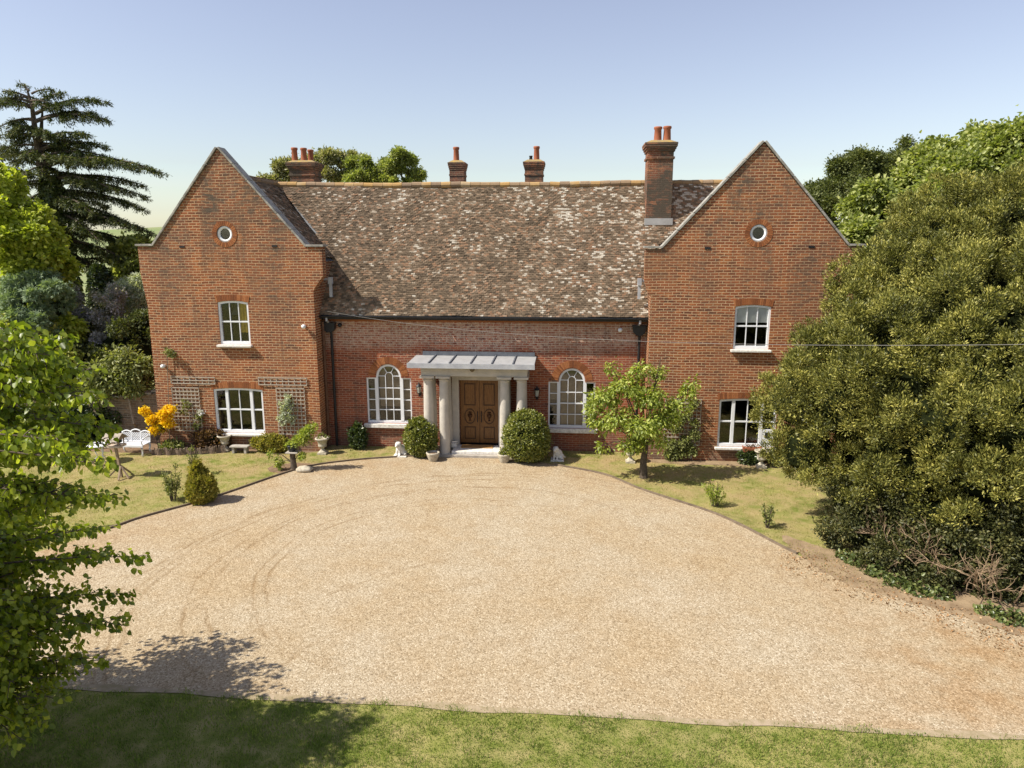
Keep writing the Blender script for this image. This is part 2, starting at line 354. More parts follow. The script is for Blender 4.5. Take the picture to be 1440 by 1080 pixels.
class MB:
    def __init__(s): s.v = []; s.f = []
    def add(s, vs_, fs):
        b = len(s.v); s.v += [tuple(map(float, p)) for p in vs_]; s.f += [tuple(b + i for i in q) for q in fs]
        return s
    def box(s, x0, x1, y0, y1, z0, z1):
        return s.add([(x0,y0,z0),(x1,y0,z0),(x1,y1,z0),(x0,y1,z0),(x0,y0,z1),(x1,y0,z1),(x1,y1,z1),(x0,y1,z1)],
                     [(0,3,2,1),(4,5,6,7),(0,1,5,4),(1,2,6,5),(2,3,7,6),(3,0,4,7)])
    def prism(s, poly, y0, y1):          # polygon in X,Z (convex or simple), extruded along Y
        n = len(poly)
        vs_ = [(x, y0, z) for x, z in poly] + [(x, y1, z) for x, z in poly]
        fs = [tuple(range(n)), tuple(reversed(range(n, 2*n)))] + [(i, i+n, (i+1) % n + n, (i+1) % n) for i in range(n)]
        return s.add(vs_, fs)
    def bar(s, a, b, w, h=None, up=(0, 0, 1)):   # square bar from a to b
        a, b = Vector(a), Vector(b); d = (b - a).normalized(); h = h or w
        u = Vector(up)
        if abs(d.dot(u)) > .97: u = Vector((0, 1, 0))
        x = d.cross(u).normalized(); z = x.cross(d)
        q = [x*(w/2)*i + z*(h/2)*j for i, j in ((-1,-1),(1,-1),(1,1),(-1,1))]
        return s.add([a+p for p in q] + [b+p for p in q], [(0,1,2,3),(7,6,5,4),(0,4,5,1),(1,5,6,2),(2,6,7,3),(3,7,4,0)])
    def tube(s, pts, rad, n=7):
        pts = [Vector(p) for p in pts]
        if not hasattr(rad, '__len__'): rad = [rad] * len(pts)
        vs_, fs = [], []
        for i, p in enumerate(pts):
            d = (pts[min(i+1, len(pts)-1)] - pts[max(i-1, 0)]).normalized()
            u = Vector((0, 0, 1)) if abs(d.z) < .9 else Vector((0, 1, 0))
            x = d.cross(u).normalized(); y = x.cross(d)
            for k in range(n):
                t = 2*math.pi*k/n; vs_.append(p + x*math.cos(t)*rad[i] + y*math.sin(t)*rad[i])
        for i in range(len(pts)-1):
            for k in range(n): fs.append((i*n+k, i*n+(k+1) % n, (i+1)*n+(k+1) % n, (i+1)*n+k))
        fs += [tuple(reversed(range(n))), tuple(range((len(pts)-1)*n, len(pts)*n))]
        return s.add(vs_, fs)
    def lathe(s, prof, c, n=20, sq=False):
        vs_, fs = [], []
        for r_, z in prof:
            for k in range(n):
                t = 2*math.pi*(k + .5)/n; vs_.append((c[0]+r_*math.cos(t), c[1]+r_*math.sin(t), c[2]+z))
        m = len(prof)
        for i in range(m-1):
            for k in range(n): fs.append((i*n+k, i*n+(k+1) % n, (i+1)*n+(k+1) % n, (i+1)*n+k))
        fs += [tuple(reversed(range(n))), tuple(range((m-1)*n, m*n))]
        return s.add(vs_, fs)
    def ring(s, c, r0, r1, y0, y1, n=40, a0=0.0, a1=2*math.pi):   # flat ring in X,Z with depth Y
        full = abs(a1 - a0 - 2*math.pi) < 1e-6
        m = n if full else n+1
        vs_, fs = [], []
        for i in range(m):
            t = a0 + (a1-a0)*i/n
            for r_, y in ((r0,y0),(r1,y0),(r1,y1),(r0,y1)): vs_.append((c[0]+r_*math.cos(t), y, c[1]+r_*math.sin(t)))
        for i in range(n):
            j = (i+1) % m
            for k in range(4): fs.append((i*4+k, j*4+k, j*4+(k+1) % 4, i*4+(k+1) % 4))
        if not full: fs += [(0,1,2,3), (n*4+3, n*4+2, n*4+1, n*4)]
        return s.add(vs_, fs)
    def build(s, name, mat, parent=None, smooth=False, bevel=0.0):
        me = bpy.data.meshes.new(name); o0 = org(parent)
        me.from_pydata([(x-o0.x, y-o0.y, z-o0.z) for x, y, z in s.v], [], s.f); me.update()
        bm = bmesh.new(); bm.from_mesh(me); bmesh.ops.recalc_face_normals(bm, faces=bm.faces); bm.to_mesh(me); bm.free()
        o = link_mesh(name, me, mat, parent, smooth)
        if bevel:
            b = o.modifiers.new('bevel', 'BEVEL'); b.width = bevel; b.segments = 2; b.limit_method = 'ANGLE'
        return o

def wall_mesh(name, outer, holes, y0, y1, mat, parent, axis='y'):
    """a wall in X,Z with openings, given thickness"""
    bm = bmesh.new()
    edges = []
    for loop in [outer] + holes:
        vs_ = [bm.verts.new((x, y0, z)) for x, z in loop]
        edges += [bm.edges.new((vs_[i], vs_[(i+1) % len(vs_)])) for i in range(len(vs_))]
    bmesh.ops.triangle_fill(bm, use_beauty=True, edges=edges)
    r_ = bmesh.ops.extrude_face_region(bm, geom=list(bm.faces))
    for v in [g for g in r_['geom'] if isinstance(g, bmesh.types.BMVert)]: v.co.y = y1
    bmesh.ops.recalc_face_normals(bm, faces=bm.faces)
    o0 = org(parent)
    bmesh.ops.translate(bm, verts=bm.verts, vec=-o0)
    me = bpy.data.meshes.new(name); bm.to_mesh(me); bm.free()
    return link_mesh(name, me, mat, parent)

def quads(name, V, F, mat, parent=None):
    """big meshes straight from arrays: V (n,3), F (m,4)"""
    me = bpy.data.meshes.new(name)
    o0 = np.array(org(parent))
    V = (V - o0).astype(np.float32); F = F.astype(np.int32)
    me.vertices.add(len(V)); me.vertices.foreach_set('co', V.ravel())
    me.loops.add(F.size); me.loops.foreach_set('vertex_index', F.ravel())
    me.polygons.add(len(F))
    me.polygons.foreach_set('loop_start', np.arange(0, F.size, 4, dtype=np.int32))
    try: me.polygons.foreach_set('loop_total', np.full(len(F), 4, np.int32))
    except Exception: pass
    me.update(calc_edges=True); me.validate()
    return link_mesh(name, me, mat, parent)

rng = np.random.default_rng(7)
def unit(a): return a / (np.linalg.norm(a, axis=-1, keepdims=True) + 1e-9)
def leaf_arrays(P, A, Nn, Ln, Wd, kind='ovate', fold=.25):
    A = unit(A); S = unit(np.cross(A, Nn)); Nn = np.cross(S, A)
    Ln = np.broadcast_to(Ln, len(P))[:, None]; Wd = np.broadcast_to(Wd, len(P))[:, None]
    n = len(P); i = np.arange(n)[:, None]
    if kind == 'ovate':
        up = Nn * Wd * fold
        T = [P, P + A*Ln*.28 + S*Wd*.5 + up, P + A*Ln*.66 + S*Wd*.40 + up*.6 - Nn*Ln*.05, P + A*Ln - Nn*Ln*.14,
             P + A*Ln*.66 - S*Wd*.40 + up*.6 - Nn*Ln*.05, P + A*Ln*.28 - S*Wd*.5 + up]
        V = np.stack(T, 1).reshape(-1, 3)
        F = np.concatenate([i*6 + np.array([[0, 1, 2, 3]]), i*6 + np.array([[0, 3, 4, 5]])], 1).reshape(-1, 4)
    elif kind == 'spray':      # three narrow fingers from one point
        Vs, Fs = [], []
        for k, (sa, ln) in enumerate(((-.7, .8), (0.0, 1.0), (.7, .8))):
            D = unit(A*math.cos(sa) + S*math.sin(sa)); S2 = np.cross(Nn, D)
            Vs += [P, P + D*Ln*ln*.5 + S2*Wd*.5, P + D*Ln*ln - Nn*Ln*.1, P + D*Ln*ln*.5 - S2*Wd*.5]
            Fs.append(i*12 + np.array([[4*k, 4*k+1, 4*k+2, 4*k+3]]))
        V = np.stack(Vs, 1).reshape(-1, 3); F = np.concatenate(Fs, 1).reshape(-1, 4)
    else:
        T = [P, P + A*Ln*.45 + S*Wd*.5 + Nn*Wd*fold, P + A*Ln, P + A*Ln*.45 - S*Wd*.5 + Nn*Wd*fold*.5]
        V = np.stack(T, 1).reshape(-1, 3); F = (i*4 + np.array([[0, 1, 2, 3]]))
    return V, F
def rdir(n):
    return unit(rng.normal(size=(n, 3)))
def lobe_points(lobes, n, jit=.12, zmin=-.75, keep=.82):
    """points on the uneven outer shell of a union of ellipsoids, with outward directions"""
    lb = np.array(lobes, float)
    area = (lb[:, 3]*lb[:, 4] + lb[:, 3]*lb[:, 5] + lb[:, 4]*lb[:, 5])
    P = np.zeros((0, 3)); O = np.zeros((0, 3))
    while len(P) < n:
        k = rng.choice(len(lb), size=n*2, p=area/area.sum())
        d = rdir(n*2); d = d[d[:, 2] > zmin]; k = k[:len(d)]
        rr = 1 - np.abs(rng.normal(size=len(d)))*jit + rng.normal(size=len(d))*jit*.25
        c = lb[k, :3]; r_ = lb[k, 3:6]
        p = c + d*r_*rr[:, None]
        q = np.min(np.where(np.arange(len(lb))[None, :] == k[:, None], 9.0,
                            np.linalg.norm((p[:, None, :] - lb[None, :, :3]) / lb[None, :, 3:6], axis=2)), axis=1)
        ok = q > keep
        P = np.concatenate([P, p[ok]]); O = np.concatenate([O, unit(d/r_)[ok]])
    return P[:n], O[:n]
def foliage(lobes, nclump, per, csize, Ln, Wd, kind='quad', up=.35, out=.7, rnd=.7, droop=0.0, jit=.12, zmin=-.75, keep=.82, flat=.7, pts=None):
    C, O = pts if pts is not None else lobe_points(lobes, nclump, jit, zmin, keep)
    n = len(C); s = rng.uniform(.55, 1.25, n) * csize
    Cc = np.repeat(C, per, 0); Oo = np.repeat(O, per, 0); ss = np.repeat(s, per)[:, None]
    off = rng.normal(size=Cc.shape) * .55
    off -= Oo * np.sum(off*Oo, 1, keepdims=True) * (1-flat)
    P = Cc + off*ss
    A = unit(unit(off)*.8 + Oo*out + np.array([0, 0, up - droop]) + rdir(len(P))*rnd)
    Nn = unit(Oo*.95 + np.array([0, 0, .45]) + rdir(len(P))*.6)
    k = rng.uniform(.65, 1.3, len(P))
    return leaf_arrays(P, A, Nn, Ln*k, Wd*k, kind)
def billow(lobes, n, r0, r1, jit=.16, zmin=-.8, keep=.85, squash=.8, depth=.9):
    """break big lobes into many small overlapping tufts that stand out and fall back"""
    C, O = lobe_points(lobes, n, jit, zmin, keep)
    r_ = rng.uniform(r0, r1, n)**1.0
    C = C + O*rng.normal(size=(n, 1))*r0*depth
    return [(*C[i], r_[i], r_[i], r_[i]*squash) for i in range(n)]
def join(parts):
    Vs, Fs, b = [], [], 0
    for V, F in parts: Vs.append(V); Fs.append(F + b); b += len(V)
    return np.concatenate(Vs), np.concatenate(Fs)
def PX(px, py, Y, r, ry=None, rz=None):
    """an ellipsoid lobe met along a sight line at depth Y with radius in metres"""
    p = U(px, py, Y); return (p[0], p[1], p[2], r, ry or r, rz or r)
def limbs(mb, base, r0, lobes, n=10, rtip=.02, seed=1, fork=.45):
    rd = random.Random(seed); base = Vector(base)
    for i in range(n):
        l = lobes[i % len(lobes)]
        t = Vector((l[0] + rd.uniform(-.6, .6)*l[3], l[1] + rd.uniform(-.6, .6)*l[4], l[2] + rd.uniform(-.3, .6)*l[5]))
        a = base + Vector((0, 0, max(.2, (t.z - base.z)*fork*rd.uniform(.5, 1.1))))
        m = a.lerp(t, .5) + Vector((rd.uniform(-.2, .2), rd.uniform(-.2, .2), rd.uniform(0, .3)))
        rr = r0*rd.uniform(.25, .5)
        mb.tube([base.lerp(a, .6), a, m, t], [rr*1.3, rr, rr*.6, rtip], 6)

# ================================================================== GROUND
def catmull(pts, n=10):
    out = []
    for i in range(len(pts)-1):
        p0, p1, p2, p3 = [np.array(pts[max(0, min(len(pts)-1, i+k))], float) for k in (-1, 0, 1, 2)]
        for t in np.linspace(0, 1, n, endpoint=False):
            out.append(.5*((2*p1) + (-p0+p2)*t + (2*p0-5*p1+4*p2-p3)*t*t + (-p0+3*p1-3*p2+p3)*t**3))
    out.append(np.array(pts[-1], float)); return out
def sheet(name, loop, z, mat, jit=0.0):
    rd = random.Random(3)
    bm = bmesh.new()
    vs_ = [bm.verts.new((p[0]+rd.uniform(-jit, jit), p[1]+rd.uniform(-jit, jit), z)) for p in loop]
    ed = [bm.edges.new((vs_[i], vs_[(i+1) % len(vs_)])) for i in range(len(vs_))]
    bmesh.ops.triangle_fill(bm, use_beauty=True, edges=ed)
    for f in bm.faces:
        if f.normal.z < 0: f.normal_flip()
    me = bpy.data.meshes.new(name); bm.to_mesh(me); bm.free()
    o = link_mesh(name, me, mat); o['kind'] = 'structure'; return o
sheet('ground', [(-60, -60), (60, -60), (60, 60), (-60, 60)], 0.0, M['lawn'])
# the land beyond the garden falls away a little, then rises to low hills
gx, gy = np.meshgrid(np.linspace(-2500, 2500, 90), np.concatenate([np.linspace(-200, 55, 6), np.linspace(62, 3000, 60)]))
gz = -.6 - np.clip((gy - 60)/200, 0, 1)*3 + np.clip((gy - 700)/1500, 0, 1)**1.3*(34 + 14*np.sin(gx/260.0) + 8*np.sin(gx/90.0 + 2))
V = np.stack([gx, gy, gz], -1).reshape(-1, 3); w = gx.shape[1]
F = np.array([(r_*w+c, r_*w+c+1, (r_+1)*w+c+1, (r_+1)*w+c) for r_ in range(gx.shape[0]-1) for c in range(w-1)])
o = quads('hills', V, F, M['field']); o['kind'] = 'structure'
left_edge = [(-30, -12.6), (-18, -12), (-14.5, -10), (-13.14, -7.99), (-12.66, -7.05), (-11.37, -5.27), (-9.73, -2.25), (-8.2, -1.15), (-6.5, -.55), (-5.48, -.3)]
right_edge = [(-1.3, -.55), (-.42, -1.07), (1.22, -1.97), (2.44, -3.46), (4.46, -5.45), (5.73, -7.61), (6.09, -8.23), (6.72, -9.6), (8.39, -10.6), (9.59, -11.6), (14, -12.6), (32, -13)]
LE, RE = catmull(left_edge, 9), catmull(right_edge, 9)
front = [(x, -14.90 + .02*math.sin(x*1.3)) for x in np.linspace(32, -30, 60)]
sheet('gravel_drive', [tuple(p) for p in LE] + [(-5.3, .3), (-1.5, .3)] + [tuple(p) for p in RE] + front, .008, M['gravel'], .03)
# dry verge between the drive and the front lawn
sheet('verge', [(x, -14.86 + .03*math.sin(x*2.1) + .02*math.sin(x*5.7)) for x in np.linspace(-30, 32, 90)] + [(x, -15.01 + .03*math.sin(x*1.7+1) + .02*math.sin(x*6.1)) for x in np.linspace(32, -30, 90)], .014, M['dry'])
# edging strips along the two curved lawns
def edging(name, P, a, b, label):
    m = MB(); q = P[a:b]
    for i in range(len(q)-1): m.bar((q[i][0], q[i][1], .02), (q[i+1][0], q[i+1][1], .02), .05, .09)
    tag(m.build(name, M['kerb']), label, 'lawn edging')
edging('lawn_edging', LE, 26, 77, 'thin dark timber edging where the left-hand lawn meets the gravel')
edging('lawn_edging', RE, 8, 52, 'thin dark timber edging where the right-hand lawn meets the gravel')
# leaf litter at the foot of the yew, bare soil ring round the stump and the flower beds
sheet('soil_strip', [tuple(p) for p in catmull([(5.9, -7.2), (6.1, -8.4), (6.5, -9.4), (7.3, -10.15), (8.5, -10.85), (9.8, -11.75), (13, -12.6)], 8)] +
      [tuple(p) for p in catmull([(13, -9), (9.4, -9), (7.6, -8.2), (6.6, -7.3), (5.9, -6.7)], 6)], .013, M['litter'], .09)
sheet('flower_bed', [(-22, .9), (-22, -.9), (-18.0, -.75), (-15.5, -.95), (-14.2, -.75), (-13.7, -.25), (-13.0, -.2), (-12.2, -.25), (-10.2, -.3), (-9.7, .0), (-9.6, .6)], .006, M['soil'], .04)
sheet('flower_bed', [(3.0, .2), (2.9, -.35), (4.2, -.5), (5.4, -.55), (8, -.7), (10, -.7), (10, .2)], .006, M['litter'], .05)
sheet('soil_ring', [(-9.95 + .95*math.cos(t), -2.15 + .62*math.sin(t)) for t in np.linspace(0, 2*math.pi, 30, endpoint=False)], .006, M['soil'], .04)

# ================================================================== THE HOUSE
house = empty('manor_house', (-3.4, 0, 0), 'old red brick country house with two gabled wings, mossy tiled roof and pillared porch', 'house')
def seg_top(x0, x1, z, rise, n=10):
    """points of a flat segmental arch from right to left"""
    w = (x1-x0)/2; rad = (w*w + rise*rise)/(2*rise); cx = (x0+x1)/2; cz = z + rise - rad; a = math.asin(w/rad)
    return [(cx + rad*math.sin(t), cz + rad*math.cos(t)) for t in np.linspace(a, -a, n)]
def circ(cx, cz, r_, n=32): return [(cx + r_*math.cos(t), cz + r_*math.sin(t)) for t in np.linspace(0, 2*math.pi, n, endpoint=False)]

def arch_bricks(name, cx, cz, r0, r1, a0, a1, n, y, parent, mat=None):
    m = MB(); rd = random.Random(int(abs(cx*100)))
    for i in range(n):
        t0 = a0 + (a1-a0)*(i+.07)/n; t1 = a0 + (a1-a0)*(i+.93)/n
        d = rd.uniform(-.004, .003)
        m.prism([(cx+r0*math.cos(t0), cz+r0*math.sin(t0)), (cx+r1*math.cos(t0), cz+r1*math.sin(t0)), (cx+r1*math.cos(t1), cz+r1*math.sin(t1)), (cx+r0*math.cos(t1), cz+r0*math.sin(t1))], y-.012+d, y+.03)
    return m.build(name, mat or M['arch'], parent)
def seg_arch(x0, x1, z, rise, y, parent, h=.24, n=20):
    w = (x1-x0)/2; rad = (w*w + rise*rise)/(2*rise); cx = (x0+x1)/2; cz = z + rise - rad; a = math.asin(w/rad)*1.05
    arch_bricks('brick_arch', cx, cz, rad+.012, rad+h, math.pi/2-a, math.pi/2+a, n, y, parent)

def sash_window(x0, x1, z0, z1, rise, yw, lights, rows, parent, panel=None, blind=None, curtain=None, sill=.10, room=None):
    """white sash window: lights = list of (fraction, panes across); frame, glass and sill as parts"""
    top = seg_top(x0, x1, z1-rise, rise)
    y = yw + .035
    fr = MB(); b = .075
    inner = [(x0+b, z0+.12), (x1-b, z0+.12)] + [(x, z-b) for x, z in seg_top(x0+b, x1-b, z1-rise, rise)]
    outer = [(x0, z0), (x1, z0)] + top
    n = len(outer)
    vs_ = [(x, y, z) for x, z in outer] + [(x, y, z) for x, z in inner] + [(x, y+.12, z) for x, z in outer] + [(x, y+.12, z) for x, z in inner]
    fs = []
    for i in range(n):
        j = (i+1) % n
        fs += [(i, j, n+j, n+i), (n+i, n+j, 3*n+j, 3*n+i), (i, 2*n+i, 2*n+j, j)]
    fr.add(vs_, fs)
    tot = sum(f for f, _ in lights); xx = x0+b; W = (x1-x0-2*b)
    zt = z1-b*.6; zb = z0+.12; zm = zb + (zt-zb)*.5
    for k, (f, nb) in enumerate(lights):
        xa, xb = xx, xx + W*f/tot; xx = xb
        if k: fr.box(xa-.055, xa+.055, y+.012, y+.09, zb-.01, zt-.02)
        if rows == 2:
            fr.box(xa, xb, y+.028, y+.075, zm-.026, zm+.026)
        for q in range(1, nb):
            xq = xa + (xb-xa)*q/nb
            fr.box(xq-.014, xq+.014, y+.034, y+.07, zb, zt-.01)
    frame = fr.build('window', M['white'], parent)
    if panel:   # timber panel in the lower part of the last light, with a cat flap
        xa = x1-b-W*lights[-1][0]/tot+.05
        pm = MB().box(xa, x1-b, y+.02, y+.07, zb-.01, zb+panel); pm.box(x1-b-.42, xa+.02, y+.016, y+.07, zb+panel-.03, zb+panel+.03)
        pm.build('panel', M['white'], frame)
        MB().box((xa+x1-b)/2-.085, (xa+x1-b)/2+.085, y+.006, y+.02, zb+panel*.42, zb+panel*.82).build('cat_flap', M['black'], frame)
    MB().prism([(x0+.03, z0+.05), (x1-.03, z0+.05)] + [(x, z-.03) for x, z in seg_top(x0+.03, x1-.03, z1-rise, rise)], y+.078, y+.084).build('pane', M['glass'], frame)
    if sill: MB().box(x0-.09, x1+.07, yw-sill, yw+.19, z0-.085, z0-.002).build('sill', M['wstone'], frame, bevel=.01)
    if blind: MB().box(x0+b, x1-b, y+.090, y+.094, zm+.12 if blind == 1 else zm-blind, zt+.04).build('blind', M['blind'], frame)
    if curtain:
        cm = MB()
        for (xa, xb) in curtain:
            nn = 7
            for i in range(nn):
                xs = xa + (xb-xa)*i/nn; cm.box(xs, xs+(xb-xa)/nn*.98, y+.095+.02*(i % 2), y+.105+.02*(i % 2), z0+.45, z1-.05)
        cm.build('curtain', M['curtain'], frame)
    return frame, outer

# --- wings
def wing(polyl, cx, win_up, win_lo, rnd_z, xL, xR, ridge_z, slope, lo_mats):
    holes = []
    u, l = win_up, win_lo
    holes.append([(u[0], u[2]), (u[1], u[2])] + seg_top(u[0], u[1], u[3]-.065, .065))
    holes.append([(l[0], l[2]), (l[1], l[2])] + seg_top(l[0], l[1], l[3]-.055, .055))
    holes.append(circ(cx+.02, rnd_z, .30))
    wall_mesh('gable_wall', polyl, holes, 0.0, .38, M['brick'], house)
    seg_arch(u[0], u[1], u[3]-.065, .065, 0.0, house)
    seg_arch(l[0], l[1], l[3]-.055, .055, 0.0, house, .24, 28)
    arch_bricks('brick_ring', cx+.02, rnd_z, .31, .48, 0, 2*math.pi, 34, 0.0, house)
    w_ = MB().ring((cx+.02, rnd_z), .205, .30, .03, .16).build('round_window', M['white'], house, True)
    MB().ring((cx+.02, rnd_z), .001, .22, .10, .106).build('pane', M['glass'], w_)
    # side and back walls
    MB().box(xL, xL+.36, .38, 10.2, -.2, ridge_z - slope*(cx-xL) - .12).build('side_wall', M['brick'], house)
    MB().box(xR-.36, xR, .38, 10.2, -.2, ridge_z - slope*(xR-cx) - .12).build('side_wall', M['brick'], house)
    # dark rooms behind the windows
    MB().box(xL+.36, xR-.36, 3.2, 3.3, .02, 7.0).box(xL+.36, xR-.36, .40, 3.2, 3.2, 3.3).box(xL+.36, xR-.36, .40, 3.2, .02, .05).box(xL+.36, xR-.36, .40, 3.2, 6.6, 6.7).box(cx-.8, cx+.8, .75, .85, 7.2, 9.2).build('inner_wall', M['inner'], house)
LWX, LWR = -16.2, -9.65
polyL = [(-16.25, -.2), (LWR, -.2), (LWR, 6.2), (-9.58, 6.36), (-9.38, 6.62), (-9.25, 6.78), (-9.25, 7.83), (-9.86, 7.83), (-12.94, 11.33), (-15.74, 7.86), (-16.36, 7.86), (-16.36, 6.85), (-16.30, 6.4), (-16.2, 5.6)]
wing(polyL, -12.94, (-13.42, -12.22, 4.17, 5.84), (-13.88, -11.90, .66, 2.46), 8.31, LWX, LWR, 10.5, .93, None)
RWX, RWR = 2.80, 9.80
polyR = [(RWX, -.2), (RWR, -.2), (RWR, 5.9), (9.85, 6.4), (9.98, 6.8), (9.98, 7.86), (9.49, 7.86), (6.42, 11.33), (3.14, 7.78), (2.56, 7.78), (2.56, 6.7), (2.68, 6.3), (2.80, 6.1)]
wing(polyR, 6.42, (5.80, 7.05, 4.22, 5.82), (5.44, 7.52, .56, 2.40), 8.32, RWX, RWR, 10.5, .88, None)
sash_window(-13.42, -12.22, 4.17, 5.84, .065, 0.0, [(1, 3)], 2, house, curtain=[(-12.66, -12.26)], sill=.17)
sash_window(-13.88, -11.90, .66, 2.46, .055, 0.0, [(.44, 1), (1.0, 2), (.42, 1)], 2, house, sill=.16)
sash_window(5.80, 7.05, 4.22, 5.82, .065, 0.0, [(1, 3)], 2, house, blind=1, sill=.17)
sash_window(5.44, 7.52, .56, 2.40, .055, 0.0, [(.44, 1), (1.0, 2), (.44, 1)], 2, house, panel=.55, sill=.16)
# gable copings and kneeler caps
def coping(pts):
    m = MB()
    for (x0, z0), (x1, z1) in zip(pts[:-1], pts[1:]):
        d = Vector((x1-x0, 0, z1-z0)).normalized(); nrm = Vector((-d.z, 0, d.x))
        if nrm.z < 0: nrm = -nrm
        L_ = math.hypot(x1-x0, z1-z0); k = max(1, int(round(L_/.75)))
        for i in range(k):
            a = Vector((x0, 0, z0)) + d*L_*(i+.012)/k; b = Vector((x0, 0, z0)) + d*L_*(i+.988)/k
            a2, b2 = a + nrm*.075, b + nrm*.075
            m.prism([(a.x, a.z+.004), (b.x, b.z+.004), (b2.x, b2.z), (a2.x, a2.z)], -.06, .46)
    return m.build('coping', M['coping'], house, bevel=.008)
coping([(-16.44, 7.87), (-15.74, 7.87), (-12.94, 11.37), (-9.86, 7.85), (-9.16, 7.85)])
coping([(2.50, 7.80), (3.14, 7.80), (6.42, 11.37), (9.49, 7.88), (10.10, 7.88)])

# --- roofs: every tile laid, each with its own tilt
def tile_roof(name, origin, ux, us, nx, ns, wx, gauge, parent, cut=None, sag=0.0, seed=1, th=.016):
    """origin = left end of the eave; ux along the eave, us up the slope"""
    rr = np.random.default_rng(seed)
    ux, us = np.array(ux, float), np.array(us, float); nn = np.cross(ux, us); nn /= np.linalg.norm(nn)
    j, i = np.meshgrid(np.arange(ns), np.arange(nx), indexing='ij')
    x = (i + .5*(j % 2) + rr.normal(size=i.shape)*.03)*wx; s_ = (j + rr.normal(size=j.shape)*.07)*gauge
    P = np.array(origin)[None, :] + x.ravel()[:, None]*ux + s_.ravel()[:, None]*us
    n = len(P)
    if cut is not None:
        ok = cut(P); P = P[ok]; n = len(P)
        x = x.ravel()[ok]; s_ = s_.ravel()[ok]
    x = x.ravel(); s_ = s_.ravel()
    lift = (.020 + np.abs(rr.normal(size=n))*.010)[:, None]; side = rr.normal(size=n)[:, None]*.006
    wavy = (-sag*np.sin(np.clip(x/(nx*wx), 0, 1)*math.pi) + .03*np.sin(x*.9+s_*.7) + .02*np.sin(x*2.3-s_*1.1))[:, None]
    P = P + nn*wavy
    hw = wx*.485
    a = P - ux*hw + nn*(lift+side); b = P + ux*hw + nn*(lift-side)
    c = P + ux*hw + us*gauge*1.7 + nn*.004; d = P - ux*hw + us*gauge*1.7 + nn*.004
    a2 = a - nn*th; b2 = b - nn*th
    V = np.stack([a, b, c, d, a2, b2], 1).reshape(-1, 3)
    k = np.arange(n)[:, None]*6
    F = np.concatenate([k+np.array([[0, 1, 2, 3]]), k+np.array([[4, 5, 1, 0]])], 1).reshape(-1, 4)
    return quads(name, V, F, M['tile'], parent)
ev = (5.30, .48); rg = (10.44, 5.0)     # hall roof: eave and ridge (z, y)
sl = math.hypot(rg[0]-ev[0], rg[1]-ev[1]); us = (0, (rg[1]-ev[1])/sl, (rg[0]-ev[0])/sl)
hall = MB().add([(-13.2, ev[1]+.12, ev[0]-.06), (6.6, ev[1]+.12, ev[0]-.06), (6.6, rg[1], rg[0]-.22), (-13.2, rg[1], rg[0]-.22), (6.6, 9.6, ev[0]), (-13.2, 9.6, ev[0])],
                [(0, 1, 2, 3), (3, 2, 4, 5)]).build('roof', M['leaddark'], house)
def cutH(P):   # the wings' own roofs and gables stand over the hall roof at both ends
    wl = 10.5 - .93*np.abs(P[:, 0]+12.94); wr = 10.5 - .88*np.abs(P[:, 0]-6.42)
    inl = (P[:, 0] < LWR) & (P[:, 2] < wl+.02); inr = (P[:, 0] > RWX) & (P[:, 2] < wr+.02)
    return ~(inl | inr) & (P[:, 0] > -13.1) & (P[:, 0] < 6.5)
tile_roof('tile_covering', (-13.3, ev[1], ev[0]), (1, 0, 0), us, 134, int(sl/.088)+1, .15, .088, hall, cutH, .07, 4)
rd = random.Random(5)
m = MB(); x = -13.2
while x < 6.4:
    w_ = .42; t = (x+13.2)/19.6
    dz = -.05*math.sin(t*math.pi) + .015*math.sin(x*.9)
    m.tube([(x, rg[1]+.0, rg[0]-.03+dz+rd.uniform(-.012, .012)), (x+w_*.97, rg[1], rg[0]-.03+dz+rd.uniform(-.012, .012))], .135, 10); x += w_
m.build('ridge_tiles', M['ridge'], hall)
def wing_roof(cx, xl, xr, s, seed):
    base = MB(); dl, dr = cx-xl+.05, xr-cx+.05
    base.add([(cx, .38, 10.38), (cx, 10.2, 10.38), (cx-dl, .38, 10.38-s*dl), (cx-dl, 10.2, 10.38-s*dl), (cx+dr, .38, 10.38-s*dr), (cx+dr, 10.2, 10.38-s*dr)], [(0, 1, 3, 2), (0, 4, 5, 1)])
    b = base.build('roof', M['leaddark'], house)
    for sgn, d in ((1, dr), (-1, dl)):
        ln = d*math.hypot(1, s); uu = (-sgn/math.hypot(1, s), 0, s/math.hypot(1, s))
        tile_roof('tile_covering', (cx+sgn*d, .38 if sgn > 0 else 10.2, 10.5-s*d), (0, sgn, 0), uu, 57, int(ln/.098)+1, .17, .098, b, None, .02, seed+sgn)
    m = MB(); y = .40
    while y < 10: m.tube([(cx, y, 10.49), (cx, y+.41, 10.49+rd.uniform(-.01, .01))], .125, 9); y += .42
    m.build('ridge_tiles', M['ridge'], b)
wing_roof(-12.94, LWX, LWR, .93, 20)
wing_roof(6.42, RWX, RWR, .88, 30)

